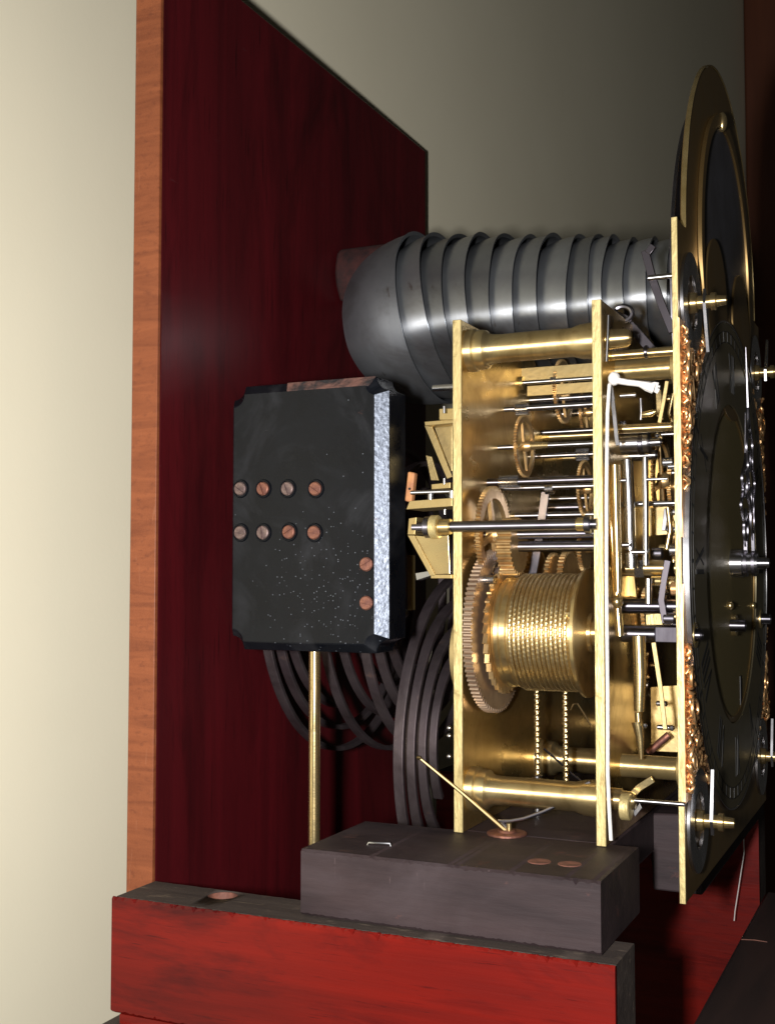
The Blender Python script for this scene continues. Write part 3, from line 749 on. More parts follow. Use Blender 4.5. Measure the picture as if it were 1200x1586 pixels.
# fine arbors with their steel pinions
for (Y, v, u0, r, m) in ((0.600, 621, 846, 0.0013, 'steel'), (0.560, 633, 770, 0.0012, 'steel'), (0.620, 672, 860, 0.0013, 'steel'), (0.550, 692, 772, 0.0012, 'steel'),
                         (0.600, 708, 892, 0.0013, 'steel'), (0.535, 746, 770, 0.0019, 'dark_steel'), (0.555, 756, 800, 0.0013, 'steel'), (0.575, 799, 858, 0.0016, 'steel')):
    q = at(800, v, Y=Y)
    full_arbor(Y, q.z, r, m)
q = at(800, 637, Y=0.560); x = at(799, 637, Y=0.56).x
pinion(0.560, at(808, 634, Y=0.56).z, x, x + 0.0062, 0.0030, 8)
x = at(774, 746, Y=0.535).x; pinion(0.535, at(800, 746, Y=0.535).z, x, x + 0.0095, 0.0032, 8)
x = at(893, 708, Y=0.60).x; pinion(0.60, at(800, 708, Y=0.60).z, x, x + 0.0068, 0.0034, 8)
zw = at(812, 691, Y=0.55).z
wheel(at(812, 691, Y=0.55).x, 0.55, zw, 0.0152, 60, th=0.0014, spokes=4, name='wheel', rim=0.84)
x = at(820, 691, Y=0.55).x; MB().cyl((x, 0.55, zw), (x + 0.0095, 0.55, zw), 0.0021, 0.0014).build('long_collet', 'brass', mv)
zw = at(905, 757, Y=0.575).z
wheel(at(906, 757, Y=0.575).x, 0.575, zw, 0.0142, 56, th=0.0014, spokes=4, rim=0.82)
zw = at(770, 828, Y=0.5275).z
wheel(at(764, 828, Y=0.5275).x, 0.5275, zw, 0.0228, 72, th=0.0022, spokes=4, depth=0.0016, rim=0.80)
full_arbor(0.5275, zw, 0.0022, 'dark_steel')
# broad pinion wheel and its heavy arbor above the barrel
Y = 0.5285; zw2 = at(860, 846, Y=Y).z
full_arbor(Y, zw2, 0.0025, 'dark_steel', x0=at(800, 846, Y=Y).x)
x = at(782, 846, Y=Y).x
MB().prism_x(gear_poly(Y, zw2, 0.0135, 30, 0.0016), x, x + 0.0070).build('broad_wheel', 'gear_brass', mv, smooth=0)
# second and third train wheels glimpsed over the barrel
for (u, v, Y, R, n, th) in ((828, 900, 0.590, 0.016, 44, 0.005), (858, 905, 0.600, 0.0165, 40, 0.0022), (880, 905, 0.610, 0.018, 44, 0.003), (905, 850, 0.60, 0.012, 40, 0.002)):
    p = at(u, v, Y=Y); wheel(p.x, Y, p.z, R, n, th=th, spokes=0, depth=0.0017)
# dark slanting lever
p = at(845, 762, Y=0.57); q2 = at(822, 905, Y=0.57)
MB().tube([p, p * 0.5 + q2 * 0.5 + Vector((0.0005, 0, 0)), q2], 1.0, flat=(0.0021, 0.0009), up=(1, 0, 0)).build('lever', 'dark_steel', mv, bevel=0.0002)
x = at(845, 757, Y=0.555).x; MB().cyl((x, 0.555, at(848, 757, Y=0.555).z), (x + 0.004, 0.555, at(848, 757, Y=0.555).z), 0.0027).build('lever_boss', 'steel', mv)
# heavy hammer arbor passing outside the plate edges, with collars behind the back plate
Y = 0.4985; z = at(800, 814, Y=Y).z
ha = MB().cyl((at(640, 815, Y=Y).x, Y, z), (XF0 + 0.002, Y, z), 0.00245, seg=24).build('hammer_arbor', 'turned_dark_steel', mv)
for (u0, u1, r, m) in ((659, 668, 0.0050, 'dark_steel'), (668, 680, 0.0054, 'edge_brass'), (680, 699, 0.0036, 'brass'), (893, 908, 0.0030, 'brass'), (906, 916, 0.0042, 'dark_steel')):
    x0, x1 = at(u0, 815, Y=Y).x, at(u1, 815, Y=Y).x
    MB().cyl((x0, Y, z), (x1, Y, z), r, seg=26, ch=0.0004).build('collar', tn(m), ha)
# flared bracket behind the back plate
def slab(pix, Y, th, name, m, parent=None, bevel=0.0002):
    """flat piece lying in a plane across the view, outlined by its corners, th thick in depth"""
    P_ = [at(u, v, Y=Y) for u, v in pix]; n = len(P_)
    vs = [(p.x, Y, p.z) for p in P_] + [(p.x, Y + th, p.z) for p in P_]
    fs = [tuple(range(n)), tuple(reversed(range(n, 2 * n)))] + [(i, i + n, (i + 1) % n + n, (i + 1) % n) for i in range(n)]
    return MB().add(vs, fs).build(name, m, parent or mv, bevel=bevel, smooth=0)
slab([(633, 803), (645, 801), (642, 828), (631, 828)], 0.4965, 0.010, 'bracket_end', 'dull_brass')
slab([(640, 829), (662, 831), (694, 829), (697, 889), (672, 890)], 0.4985, 0.0018, 'flared_bracket', 'brass')
slab([(631, 829), (641, 829), (674, 892), (666, 892)], 0.4975, 0.006, 'bracket_rim', 'dull_brass')
slab([(667, 890), (699, 890), (699, 896), (667, 896)], 0.4975, 0.008, 'bracket_foot', 'dull_brass')
slab([(643, 888), (667, 884), (667, 892), (645, 899)], 0.500, 0.006, 'catch', 'steel')
# hammer platform
slab([(634, 776), (700, 771), (700, 784), (629, 789)], 0.500, 0.020, 'platform', 'dull_brass')
slab([(668, 750), (697, 747), (697, 756), (668, 758)], 0.506, 0.012, 'upper_platform', 'dull_brass')
arbor(0.503, 762, 636, 704, 0.0010, 'steel', name='hammer_wire')
for (u, v) in ((667, 770), (700, 765)):
    p = at(u, v, Y=0.502); MB().cyl((p.x, p.y, p.z - 0.0030), (p.x, p.y, p.z + 0.0014), 0.0014).build('platform_post', 'steel', mv)
for (u, v0, v1) in ((688, 741, 750), (689, 789, 797), (688, 629, 640)):
    p = at(u, v0, Y=0.504); p2 = at(u, v1, Y=0.504)
    MB().cyl(p2, p, 0.0007).build('pin', 'steel', mv)
slab([(631, 730), (642, 732), (637, 778), (626, 776)], 0.505, 0.004, 'hammer_head', 'tan_wood', bevel=0.0008)
MB().cyl(at(634, 757, Y=0.5048), at(634, 757, Y=0.5040), 0.0006).build('rivet', 'slot', mv)
slab([(680, 633), (703, 632), (703, 650), (680, 650)], 0.512, 0.012, 'stop_block', 'dull_brass')
slab([(657, 653), (703, 649), (703, 655), (658, 659)], 0.514, 0.010, 'hopper_top', 'dull_brass')
slab([(657, 659), (668, 659), (700, 738), (692, 742)], 0.520, 0.0016, 'hopper_side', 'dull_brass')
slab([(672, 660), (700, 656), (700, 730), (696, 730)], 0.526, 0.0016, 'hopper_side', 'dull_brass')
slab([(659, 705), (668, 707), (679, 744), (667, 744)], 0.524, 0.0016, 'hopper_arm', 'dull_brass')
MB().cyl((XB0 - 0.022, 0.53, 0.09), (XB0, 0.53, 0.09), 0.0016).build('pin', 'steel', mv)
# big hub plates behind the back plate, seen beside the hour gong
MB().lathe([(0, 0), (0, 0.022), (-0.004, 0.022), (-0.004, 0)], (XB0, 0.527, at(700, 1010, Y=0.527).z), (1, 0, 0), 40).build('barrel_bridge', 'dull_brass', mv)
for v in (1128, 1140, 1172):
    p = at(699, v, Y=0.506); MB().ball(p + Vector((-0.001, 0, 0)), 0.0013, (1, 1, 1), 10).build('screw_end', 'steel', mv)
# rear hanging strips glimpsed between block and gong
slab([(630, 860), (638, 860), (638, 945), (631, 945)], 0.56, 0.004, 'pendulum_strip', 'dull_brass')

# ---- motion work and levers between front plate and dial
arbor(0.520, 547, 946, 1046, 0.0021, 'brass', name='release_rod')
o = arbor(0.520, 545, 998, 1004, 0.0030, 'dark_steel', name='release_collar')
dfz = at(1000, 572, Y=0.528).z; dfz2 = at(1000, 1188, Y=0.53).z
DX0 = -0.1036                        # back of the dial plate
for (Y, z) in ((0.528, dfz), (0.530, dfz2), (0.752, dfz), (0.752, dfz2)):
    o = MB().cyl((XF1, Y, z), (DX0 - 0.0022, Y, z), 0.0050, seg=28).build('dial_foot', 'turned_dull_brass', mv)
    MB().lathe([(0, 0), (0, 0.0050), (0.0008, 0.0075), (0.0022, 0.0078), (0.0022, 0)], (DX0 - 0.0022, Y, z), (1, 0, 0), 28).build('foot_flange', 'dull_brass', o)
arbor(0.525, 663, 938, 1042, 0.0021, 'brass', name='rack_stud')
o = arbor(0.535, 687, 942, 1006, 0.0050, 'steel', name='snail_drum', seg=32)
arbor(0.535, 687, 990, 998, 0.0054, 'dark_steel', name='drum_rim')
arbor(0.535, 685, 1006, 1024, 0.0020, 'steel', name='drum_arbor')
for (u, v) in ((960, 655), (966, 655), (1017, 674), (1046, 611)):
    MB().ball(at(u, v, Y=0.522), 0.0011).build('stud_head', 'steel', mv)
def bar(pix, Y, w, t, name, m, up=(1, 0, 0)):
    P_ = [at(u, v, Y=Y) for u, v in pix]
    return MB().tube(P_, w if isinstance(w, list) else [w] * len(P_), flat=(0.5, t / 2 / (w[0] if isinstance(w, list) else w)), up=up).build(name, m, mv, bevel=0.0002, smooth=30)
def rod(pix, Y, r, name, m):
    return MB().tube([at(u, v, Y=Y) for u, v in pix], r, 10).build(name, m, mv, smooth=60)
rod([(938 + 4, 720), (945, 800), (952, 870), (956, 935), (960, 985)], 0.512, [0.0020, 0.0020, 0.0019, 0.0016, 0.0018], 'chime_lever', 'brass')
rod([(952, 720), (954, 800), (956, 870), (957, 918)], 0.509, [0.0022, 0.0020, 0.0018, 0.0016], 'chime_lever', 'brass')
MB().ball(at(956, 932, Y=0.510), 0.0030, (0.8, 1, 1), 14).build('lever_knuckle', 'brass', mv)
rod([(971, 712), (974, 780), (976, 852)], 0.516, 0.0025, 'steel_post', 'steel')
rod([(977, 856), (978, 880)], 0.516, 0.0027, 'steel_post', 'steel')
rod([(999, 708), (1000, 800), (1000, 875)], 0.509, 0.0013, 'steel_post', 'steel')
rod([(1004, 896), (1004, 935)], 0.511, 0.0014, 'steel_post', 'steel')
for (u0, u1, v, Y, r, m) in ((1001, 1034, 742, 0.506, 0.0007, 'steel'), (960, 970, 744, 0.512, 0.0007, 'steel'), (975, 1003, 855, 0.506, 0.0008, 'steel'), (963, 976, 844, 0.510, 0.0008, 'steel'),
                             (962, 1058, 780, 0.535, 0.0012, 'steel'), (1024, 1058, 672, 0.53, 0.0008, 'steel'), (1040, 1058, 732, 0.53, 0.0010, 'steel'), (960, 1035, 880, 0.530, 0.0036, 'brass'), (1045, 1058, 880, 0.53, 0.0030, 'brass'),
                             (960, 1058, 939, 0.535, 0.0034, 'dark_steel'), (1026, 1034, 939, 0.535, 0.0052, 'dark_steel')):
    arbor(Y, v, u0, u1, r, m, name='cross_arbor')
# square nut seen on its corner
p = at(990, 881, Y=0.5245); MB().prism_x([(p.y - 0.002, p.z), (p.y, p.z + 0.0038), (p.y + 0.002, p.z), (p.y, p.z - 0.0038)], p.x - 0.002, p.x + 0.002).build('square_nut', 'steel', mv)
# long brass lever falling to the bottom
rod([(989, 985), (991, 1040), (990, 1102)], 0.515, [0.0030, 0.0030, 0.0023], 'long_lever', 'brass')
rod([(988, 1104), (989, 1120)], 0.515, 0.0015, 'lever_neck', 'brass')
rod([(987, 1118), (991, 1140), (993, 1176)], 0.515, [0.0026, 0.0020, 0.0009], 'lever_tail', 'brass')
MB().ball(at(999, 1124, Y=0.513), 0.0011).build('stud_head', 'steel', mv)
MB().ball(at(1040, 1128, Y=0.520), 0.0013).build('stud_head', 'steel', mv)
arbor(0.522, 1127, 1018, 1040, 0.0011, 'steel', name='cross_arbor')
bar([(1012, 995), (1022, 1060), (1030, 1130)], 0.518, 0.0020, 0.0010, 'thin_lever', 'dull_brass')
rod([(1004, 1166), (1022, 1150), (1036, 1138)], 0.56, 0.0017, 'copper_arm', 'copper')
slab([(1007, 1064), (1058, 1061), (1057, 1166), (1008, 1164)], 0.575, 0.0016, 'lower_bridge', 'dull_brass')
slab([(1003, 700), (1022, 700), (1022, 830), (1004, 830)], 0.60, 0.003, 'bridge', 'plate_brass')
slab([(1005, 786), (1034, 784), (1034, 828), (1006, 830)], 0.545, 0.003, 'cock', 'brass')
slab([(1000, 952), (1022, 950), (1026, 968), (1000, 968)], 0.54, 0.004, 'cock', 'edge_brass')
slab([(1028, 788), (1036, 786), (1030, 822), (1024, 822)], 0.540, 0.002, 'detent', 'steel')
slab([(1040, 788), (1047, 788), (1046, 812), (1041, 800)], 0.540, 0.002, 'detent', 'brass')
rr = random.Random(11)
for (u, v, r, m) in ((1019, 857, 0.0026, 'dark_steel'), (1047, 852, 0.0028, 'steel'), (1030, 848, 0.0015, 'brass'), (1042, 820, 0.0012, 'steel'), (1051, 793, 0.0014, 'steel'), (1036, 716, 0.0022, 'steel'),
                     (1044, 722, 0.0014, 'steel'), (1049, 912, 0.0030, 'gilt'), (1040, 903, 0.0030, 'brass'), (1030, 918, 0.0018, 'steel'), (1018, 900, 0.0022, 'brass'), (1052, 955, 0.0022, 'brass'), (1038, 958, 0.0024, 'dark_steel'), (1026, 1090, 0.0012, 'steel')):
    p = at(u, v, Y=0.535 + rr.uniform(-0.01, 0.012))
    MB().cyl(p - Vector((0.0028, 0, 0)), p + Vector((0.0020, 0, 0)), r, seg=14, ch=0.0003).build('screw_head', m, mv)
bar([(1034, 868), (1028, 900), (1024, 930), (1030, 965)], 0.526, 0.0028, 0.0012, 'dark_lever', 'black_steel')
rod([(1034, 786), (1038, 820), (1032, 850)], 0.53, 0.0011, 'small_lever', 'brass')
bar([(1033, 590), (1028, 620), (1021, 655)], 0.522, 0.0017, 0.0010, 'thin_lever', 'dull_brass')
rod([(992, 617), (993, 640), (992, 650)], 0.522, 0.0010, 'steel_wire', 'steel')
rod([(994, 642), (1008, 640), (1016, 637)], 0.520, [0.0013, 0.0016, 0.0009], 'brass_hook', 'brass')
arbor(0.522, 612, 960, 985, 0.0010, 'steel', name='cross_arbor')
rr = random.Random(23)
for k in range(30):                      # repeating work crowded behind the dial: studs, racks, springs, and cocks added for gold reflections
    v = 600 + 560 * (k + rr.random()) / 30; u = rr.uniform(958, 1044); Yk = rr.uniform(0.548, 0.60)
    t = k % 5
    if t == 0: arbor(Yk, v, u - rr.uniform(10, 30), min(u + rr.uniform(10, 40), 1052), rr.uniform(0.0012, 0.0032), rr.choice(('brass', 'steel', 'brass')), name='stud')
    elif t == 1:
        w = rr.uniform(6, 16); h = rr.uniform(10, 34)
        slab([(u - w, v - h), (u + w * 0.6, v - h * 0.9), (u + w, v + h), (u - w * 0.7, v + h * 0.8)], Yk, 0.003, 'cock', rr.choice(('brass', 'plate_brass', 'brass')), bevel=0.0004)  # brass bits added facing the lens, to bring gold into the dark gap
    elif t == 2: rod([(u, v - 30), (u + rr.uniform(-6, 6), v), (u + rr.uniform(-14, 14), v + 34)], Yk, rr.uniform(0.0008, 0.0018), 'rack_tail', rr.choice(('brass', 'steel')))
    elif t == 3:
        p = at(u, v, Y=Yk); wheel(p.x, Yk + 0.01, p.z, rr.uniform(0.006, 0.012), 36, th=0.0018, spokes=0, depth=0.0010, name='small_wheel')
    else:
        p = at(u, v, Y=Yk - 0.006); MB().cyl(p - Vector((0.004, 0, 0)), p + Vector((0.002, 0, 0)), rr.uniform(0.0014, 0.0028), seg=16, ch=0.0004).build('screw_head', rr.choice(('steel', 'brass')), mv)
for k in range(12):                      # further arbors and collets of the striking train between the plates
    v = 565 + 290 * (k + rr.random()) / 12; Yk = rr.uniform(0.60, 0.70)
    q = at(850, v, Y=Yk); full_arbor(Yk, q.z, rr.uniform(0.0012, 0.0024), rr.choice(('steel', 'dark_steel', 'brass')))
    if k % 2: wheel(rr.uniform(-0.188, -0.142), Yk, q.z, rr.uniform(0.010, 0.017), 54, th=0.0016, spokes=4)
# wheels of the motion work behind the dial
wheel(-0.1165, YC, 0.006, 0.036, 84, th=0.0018, spokes=4)
wheel(-0.1205, 0.575, 0.045, 0.022, 60, th=0.0016, spokes=4)
# blue spring strip, top levers
bar([(946, 598), (951, 640), (955, 680), (957, 690)], 0.504, 0.0019, 0.0008, 'blued_spring', 'steel')
arbor(0.512, 497, 939, 943, 0.0011, 'steel', name='top_pin')
rod([(942, 488), (941, 520), (939, 560)], 0.506, 0.0008, 'top_wire', 'steel')
bar([(999, 388), (1010, 430), (1024, 470), (1042, 514)], 0.535, 0.0035, 0.0022, 'strike_lever', 'black_steel')
bar([(1003, 392), (1012, 380)], 0.534, 0.0030, 0.0020, 'lever_tip', 'black_steel')
arbor(0.530, 428, 1003, 1052, 0.0013, 'steel', name='lever_pin')
bar([(947, 487), (966, 494), (990, 520), (1012, 545)], 0.560, 0.0046, 0.0030, 'hammer_lever', 'black_steel')
mb = MB(); p = at(964, 486, Y=0.545)
mb.tube([(p.x + 0.0045 * math.cos(t), 0.545, p.z + 0.0036 * math.sin(t)) for t in [2 * PI * k / 20 for k in range(21)]], 0.0012, 8)
mb.build('lever_eye', 'dark_steel', mv)
# foot stud and small cranks near the bottom of the plate
o = arbor(0.512, 1234, 944, 965, 0.0036, 'brass', name='lower_stud', seg=24)
arbor(0.508, 1250, 962, 977, 0.0056, 'edge_brass', name='lower_collar', seg=28)
bar([(973, 1238), (990, 1220), (1011, 1207)], 0.516, 0.0030, 0.0014, 'crank', 'brass')
arbor(0.510, 1243, 976, 1060, 0.0010, 'steel', name='cross_wire')
slab([(980, 1258), (990, 1244), (994, 1252), (983, 1266)], 0.515, 0.002, 'crank_end', 'steel')

# ================================================================ DIAL
DX = -0.1005; DT = 0.0024            # front face, thickness
dy0, dy1, dz0, dz1 = 0.5180, 0.7740, -0.1390, 0.1555
dcy, dcz = (dy0 + dy1) / 2, 0.0060; SY = dy0 + 0.0250
dl = thing('clock_dial', (DX, dcy, dz0), 'arched brass dial seen almost edge-on with chapter ring, gilt corners and hands', 'dial')
ar = 0.1090
arch = [(dcy + ar * math.cos(PI - PI * k / 40), dz1 + ar * math.sin(PI - PI * k / 40)) for k in range(41)]
poly = [(dy0, dz0), (dy0, dz1)] + arch + [(dy1, dz1), (dy1, dz0)]
MB().prism_x(poly, DX - DT, DX).build('dial_plate', 'dial_brass', dl, bevel=0.0003, smooth=30)
MB().box(DX - DT - 0.0001, DX + 0.0001, dy0 - 0.0010, dy0 - 0.0001, dz0, dz1).build('dial_edge', 'edge_brass', dl, bevel=0.0002)
def annulus(cy, cz, r0, r1, x0, x1, name, m, parent=dl, n=96, bevel=0.0002):
    return MB().ring_x(circ(cy, cz, r1, n), circ(cy, cz, r0, n), x0, x1).build(name, m, parent, bevel=bevel, smooth=30)
annulus(dcy, dcz, 0.1256, 0.1264, DX + 0.0001, DX + 0.0030, 'ring_edge', 'steel')
ch = annulus(dcy, dcz, 0.083, 0.1255, DX + 0.0001, DX + 0.0026, 'chapter_ring', 'silvered')
MB().prism_x(circ(dcy, dcz, 0.0826, 96), DX + 0.0001, DX + 0.0010).build('matted_centre', 'matted', dl, smooth=30)
annulus(dcy, dcz, 0.0795, 0.0826, DX + 0.0011, DX + 0.0019, 'centre_ring', 'dial_brass')
# roman hours and the minute track, filled with black wax
NUM = ['XII', 'I', 'II', 'III', 'IIII', 'V', 'VI', 'VII', 'VIII', 'IX', 'X', 'XI']
def stroke(mb, cy, cz, a, pts, w):
    """polyline in (across, out) laid on the ring at clock angle a"""
    ca, sa = math.cos(a), math.sin(a)
    for (x0, y0), (x1, y1) in zip(pts, pts[1:]):
        d = math.hypot(x1 - x0, y1 - y0); nx, ny = -(y1 - y0) / d * w / 2, (x1 - x0) / d * w / 2
        q = [(x0 + nx, y0 + ny), (x1 + nx, y1 + ny), (x1 - nx, y1 - ny), (x0 - nx, y0 - ny)]
        P2 = [(cy + o_ * sa + c_ * ca, cz + o_ * ca - c_ * sa) for c_, o_ in q]
        mb.prism_x(P2, DX + 0.00262, DX + 0.00275)
W_ = {'I': 0.0042, 'V': 0.0095, 'X': 0.0095}
for h, s in enumerate(NUM):
    mb = MB(); tot = sum(W_[c] for c in s); x = -tot / 2; a = 2 * PI * h / 12
    for c in s:
        cx_ = x + W_[c] / 2; lo, hi = 0.090, 0.110
        if c == 'I': stroke(mb, dcy, dcz, a, [(cx_, lo), (cx_, hi)], 0.0022)
        elif c == 'V':
            stroke(mb, dcy, dcz, a, [(cx_ - 0.0035, hi), (cx_, lo)], 0.0022); stroke(mb, dcy, dcz, a, [(cx_, lo), (cx_ + 0.0035, hi)], 0.0009)
        else:
            stroke(mb, dcy, dcz, a, [(cx_ - 0.0035, hi), (cx_ + 0.0035, lo)], 0.0022); stroke(mb, dcy, dcz, a, [(cx_ - 0.0035, lo), (cx_ + 0.0035, hi)], 0.0009)
        x += W_[c]
    mb.build('hour_numeral', 'ink', ch, smooth=0)
mb = MB()
for k in range(60):
    stroke(mb, dcy, dcz, 2 * PI * k / 60, [(0, 0.1155), (0, 0.1205)], 0.0010 if k % 5 else 0.0018)
mb.ring_x(circ(dcy, dcz, 0.1155, 96), circ(dcy, dcz, 0.1151, 96), DX + 0.00262, DX + 0.00275)
mb.ring_x(circ(dcy, dcz, 0.1210, 96), circ(dcy, dcz, 0.1206, 96), DX + 0.00262, DX + 0.00275)
mb.build('minute_track', 'ink', ch, smooth=0)
# date slot, winding holes, screws on the dial centre
p = at(1147, 1070, X=DX + 0.001)
MB().box(DX + 0.0010, DX + 0.0013, p.y - 0.0028, p.y + 0.0028, p.z - 0.010, p.z + 0.008).build('date_slot', 'ink', dl)
for (u, v) in ((1131, 938), (1166, 938)):
    p = at(u, v, X=DX + 0.002); MB().ball(p, 0.0022, (0.8, 1, 1), 12).build('stud', 'brass', dl)
for yy in (BY, dcy, 0.742):
    annulus(yy, BZZ, 0.0036, 0.0056, DX + 0.0001, DX + 0.0034, 'winding_collet', 'brass', n=28)
# subsidiary dials in the corners: silvered ring, pointer on a stud
def subdial(cy, cz, ang, r=0.0228):
    s = annulus(cy, cz, r * 0.55, r, DX + 0.0001, DX + 0.0018, 'subsidiary_ring', 'steel', n=48)
    MB().lathe([(0, 0), (0, 0.0050), (0.0035, 0.0045), (0.0040, 0.0030), (0.0095, 0.0030), (0.0098, 0.0040), (0.0120, 0.0040), (0.0125, 0.0026), (0.0165, 0.0022), (0.0168, 0)], (DX, cy, cz), (1, 0, 0), 20).build('pointer_stud', 'turned_brass', s)
    c, sn = math.cos(ang), math.sin(ang)
    L_ = r * 0.98
    poly = [(cy - sn * 0.0035, cz + c * 0.0035), (cy + c * L_ - sn * 0.0012, cz + sn * L_ + c * 0.0012), (cy + c * L_ + sn * 0.0012, cz + sn * L_ - c * 0.0012), (cy + sn * 0.0035, cz - c * 0.0035), (cy - c * 0.006, cz - sn * 0.006)]
    MB().prism_x(poly, DX + 0.0065, DX + 0.0078).build('pointer', 'steel', s, smooth=0)
    return s
zu, zd = at(1085, 461, Y=0.534).z, at(1090, 1278, Y=0.534).z
for (yy, zz, aa) in ((SY, zu, -1.3), (SY, zd, 1.45), (2 * dcy - SY, zu, 1.2), (2 * dcy - SY, zd, 1.4)):
    subdial(yy, zz, aa)
# gilt corner pieces: cast scrollwork between chapter ring, corner dial and edge
def spandrel(sy, sz, seed):
    mb = MB(); r = random.Random(seed)
    cyq, czq = (SY if sy < 0 else 2 * dcy - SY), (zu if sz > 0 else zd)
    def ok(y, z, m_=0.0):
        return dy0 + 0.0015 + m_ < y < dy1 - 0.0015 - m_ and dz0 + 0.002 < z < dz1 - 0.002 and math.hypot(y - dcy, z - dcz) > 0.1275 + m_ and math.hypot(y - cyq, z - czq) > 0.0245 + m_
    zlo, zhi = 0.010, abs(czq - dcz) - 0.012
    n = 0; tries = 0
    while n < 120 and tries < 40000:
        tries += 1
        y = dcy + sy * r.uniform(0.07, 0.134); z = dcz + sz * r.uniform(zlo, zhi)
        if not ok(y, z): continue
        n += 1
        # small cast leaf: a flat pointed blade curling out of the ground
        a = r.uniform(0, 6.28); L2 = r.uniform(0.0035, 0.0075); w2 = L2 * r.uniform(0.10, 0.16)
        pts = []; rad = []
        for k in range(6):
            t = k / 5; b_ = a + (t - 0.5) * r.uniform(0.6, 1.6)
            yy, zz = y + (t - 0.5) * L2 * math.cos(b_), z + (t - 0.5) * L2 * math.sin(b_)
            if not ok(yy, zz): break
            pts.append((DX + 0.0008 + 0.0017 * math.sin(PI * t) * r.uniform(0.7, 1.2), yy, zz)); rad.append(w2 * (0.25 + math.sin(PI * (0.15 + 0.8 * t))))
        if len(pts) > 3: mb.tube(pts, rad[:len(pts)], 6)
    n = 0; tries = 0
    while n < 14 and tries < 8000:
        tries += 1
        y = dcy + sy * r.uniform(0.07, 0.134); z = dcz + sz * r.uniform(zlo, zhi)
        if not ok(y, z, 0.002): continue
        n += 1
        a0 = r.uniform(0, 6.28); dr = r.choice((-1, 1)); R0 = r.uniform(0.0035, 0.0065)
        pts = []
        for k in range(16):
            a = a0 + dr * k * 0.42; rr_ = R0 * (1 - k / 18)
            yy, zz = y + rr_ * math.cos(a), z + rr_ * math.sin(a)
            if not ok(yy, zz): break
            pts.append((DX + 0.0022 + 0.0008 * math.sin(k * 0.4), yy, zz))
        if len(pts) > 4: mb.tube(pts, [0.0010 * (1 - 0.5 * k / len(pts)) for k in range(len(pts))], 6)
    # pierced ground plate hugging the chapter ring
    poly = []
    zz_ = [zlo + (zhi - zlo) * k / 14 for k in range(15)]
    inn = [(dcy + sy * (math.sqrt(max(0.1278 ** 2 - z_ * z_, 0))), dcz + sz * z_) for z_ in zz_ if math.sqrt(max(0.1278 ** 2 - z_ * z_, 0)) < 0.130]
    out = [(dcy + sy * (0.1310 - 0.0008 * (k % 2)), z_) for k, (_, z_) in enumerate(inn)]
    mb.prism_x(inn + out[::-1], DX + 0.0001, DX + 0.0009)
    return mb.build('corner_ornament', 'gilt', dl, smooth=60)
for i, (sy, sz) in enumerate(((-1, 1), (-1, -1), (1, 1), (1, -1))): spandrel(sy, sz, 20 + i)
# moon work in the arch
acz = dz1 + 0.012
annulus(dcy, dz1 + 0.006, 0.0735, 0.080, DX + 0.0001, DX + 0.0022, 'arch_ring', 'dial_brass')
MB().prism_x(circ(dcy, dz1 + 0.006, 0.0732, 72), DX + 0.0001, DX + 0.0009).build('moon_disc', 'moon', dl)
for s in (-1, 1):
    MB().prism_x(circ(dcy + s * 0.040, dz1 - 0.018, 0.030, 48), DX + 0.0011, DX + 0.0024).build('moon_hump', 'dial_brass', dl, bevel=0.0003)
p = at(1121, 188, X=DX + 0.003)
MB().ball((DX + 0.002, p.y, p.z), 0.0034, (0.8, 0.8, 1.6), 12).build('moon_pointer', 'brass', dl)
mb = MB(); ao = [(dcy + 0.1097 * math.cos(PI - PI * k / 40), dz1 + 0.0005 + 0.1097 * math.sin(PI - PI * k / 40)) for k in range(41)]
ai = [(dcy + 0.1091 * math.cos(PI - PI * k / 40), dz1 + 0.0005 + 0.1091 * math.sin(PI - PI * k / 40)) for k in range(41)]
mb.prism_x(ao + ai[::-1], DX - 0.0018, DX + 0.0003); mb.build('arch_edge', 'turned_dull_brass', dl, smooth=30)
bk = annulus(dcy, dz1 - 0.022, 0.060, 0.1120, DX - DT - 0.0045, DX - DT - 0.0025, 'moon_wheel', 'dark_steel')
# hands
HX = DX + 0.0105
MB().lathe([(0, 0), (0, 0.0075), (0.006, 0.0075), (0.006, 0.0055), (0.0135, 0.0055), (0.0135, 0.0030), (0.0190, 0.0026), (0.0195, 0)], (DX + 0.001, dcy, dcz), (1, 0, 0), 28).build('hand_boss', 'turned_steel', dl)
def hand(ang, L_, x, name, loops, w):
    c, s = math.cos(ang), math.sin(ang)         # ang clockwise from twelve, towards the far side
    mb = MB()
    def P_(a, o): return (x, dcy + s * o + c * a, dcz + c * o - s * a)
    for sgn in (-1, 1):
        mb.tube([P_(sgn * loops * L_ * math.sin(PI * t) * (1 + 0.3 * math.sin(6 * PI * t)), L_ * (0.10 + 0.62 * t)) for t in [k / 40 for k in range(41)]], w, flat=(0.35, 0.9), up=(1, 0, 0))
        for (o0, rr_) in ((0.30, 0.05), (0.48, 0.045), (0.62, 0.03)):
            mb.tube([P_(sgn * rr_ * L_ * (0.75 + math.cos(t)) * 0.6, L_ * o0 + rr_ * L_ * math.sin(t)) for t in [2 * PI * k / 16 for k in range(17)]], w * 0.7, flat=(0.35, 0.9), up=(1, 0, 0))
    mb.tube([P_(0, 0.004), P_(0, L_ * 0.14)], w * 1.6, flat=(0.35, 0.9), up=(1, 0, 0))
    mb.tube([P_(0, L_ * 0.70), P_(0, L_ * 0.85), P_(0, L_)], [w * 0.9, w * 0.6, w * 0.25], flat=(0.35, 0.9), up=(1, 0, 0))
    mb.lathe([(-0.0008, 0.0036), (-0.0008, 0.0070), (0.0008, 0.0070), (0.0008, 0.0036)], (x, dcy, dcz), (1, 0, 0), 24, True)
    return mb.build(name, 'dark_steel', dl, smooth=40)
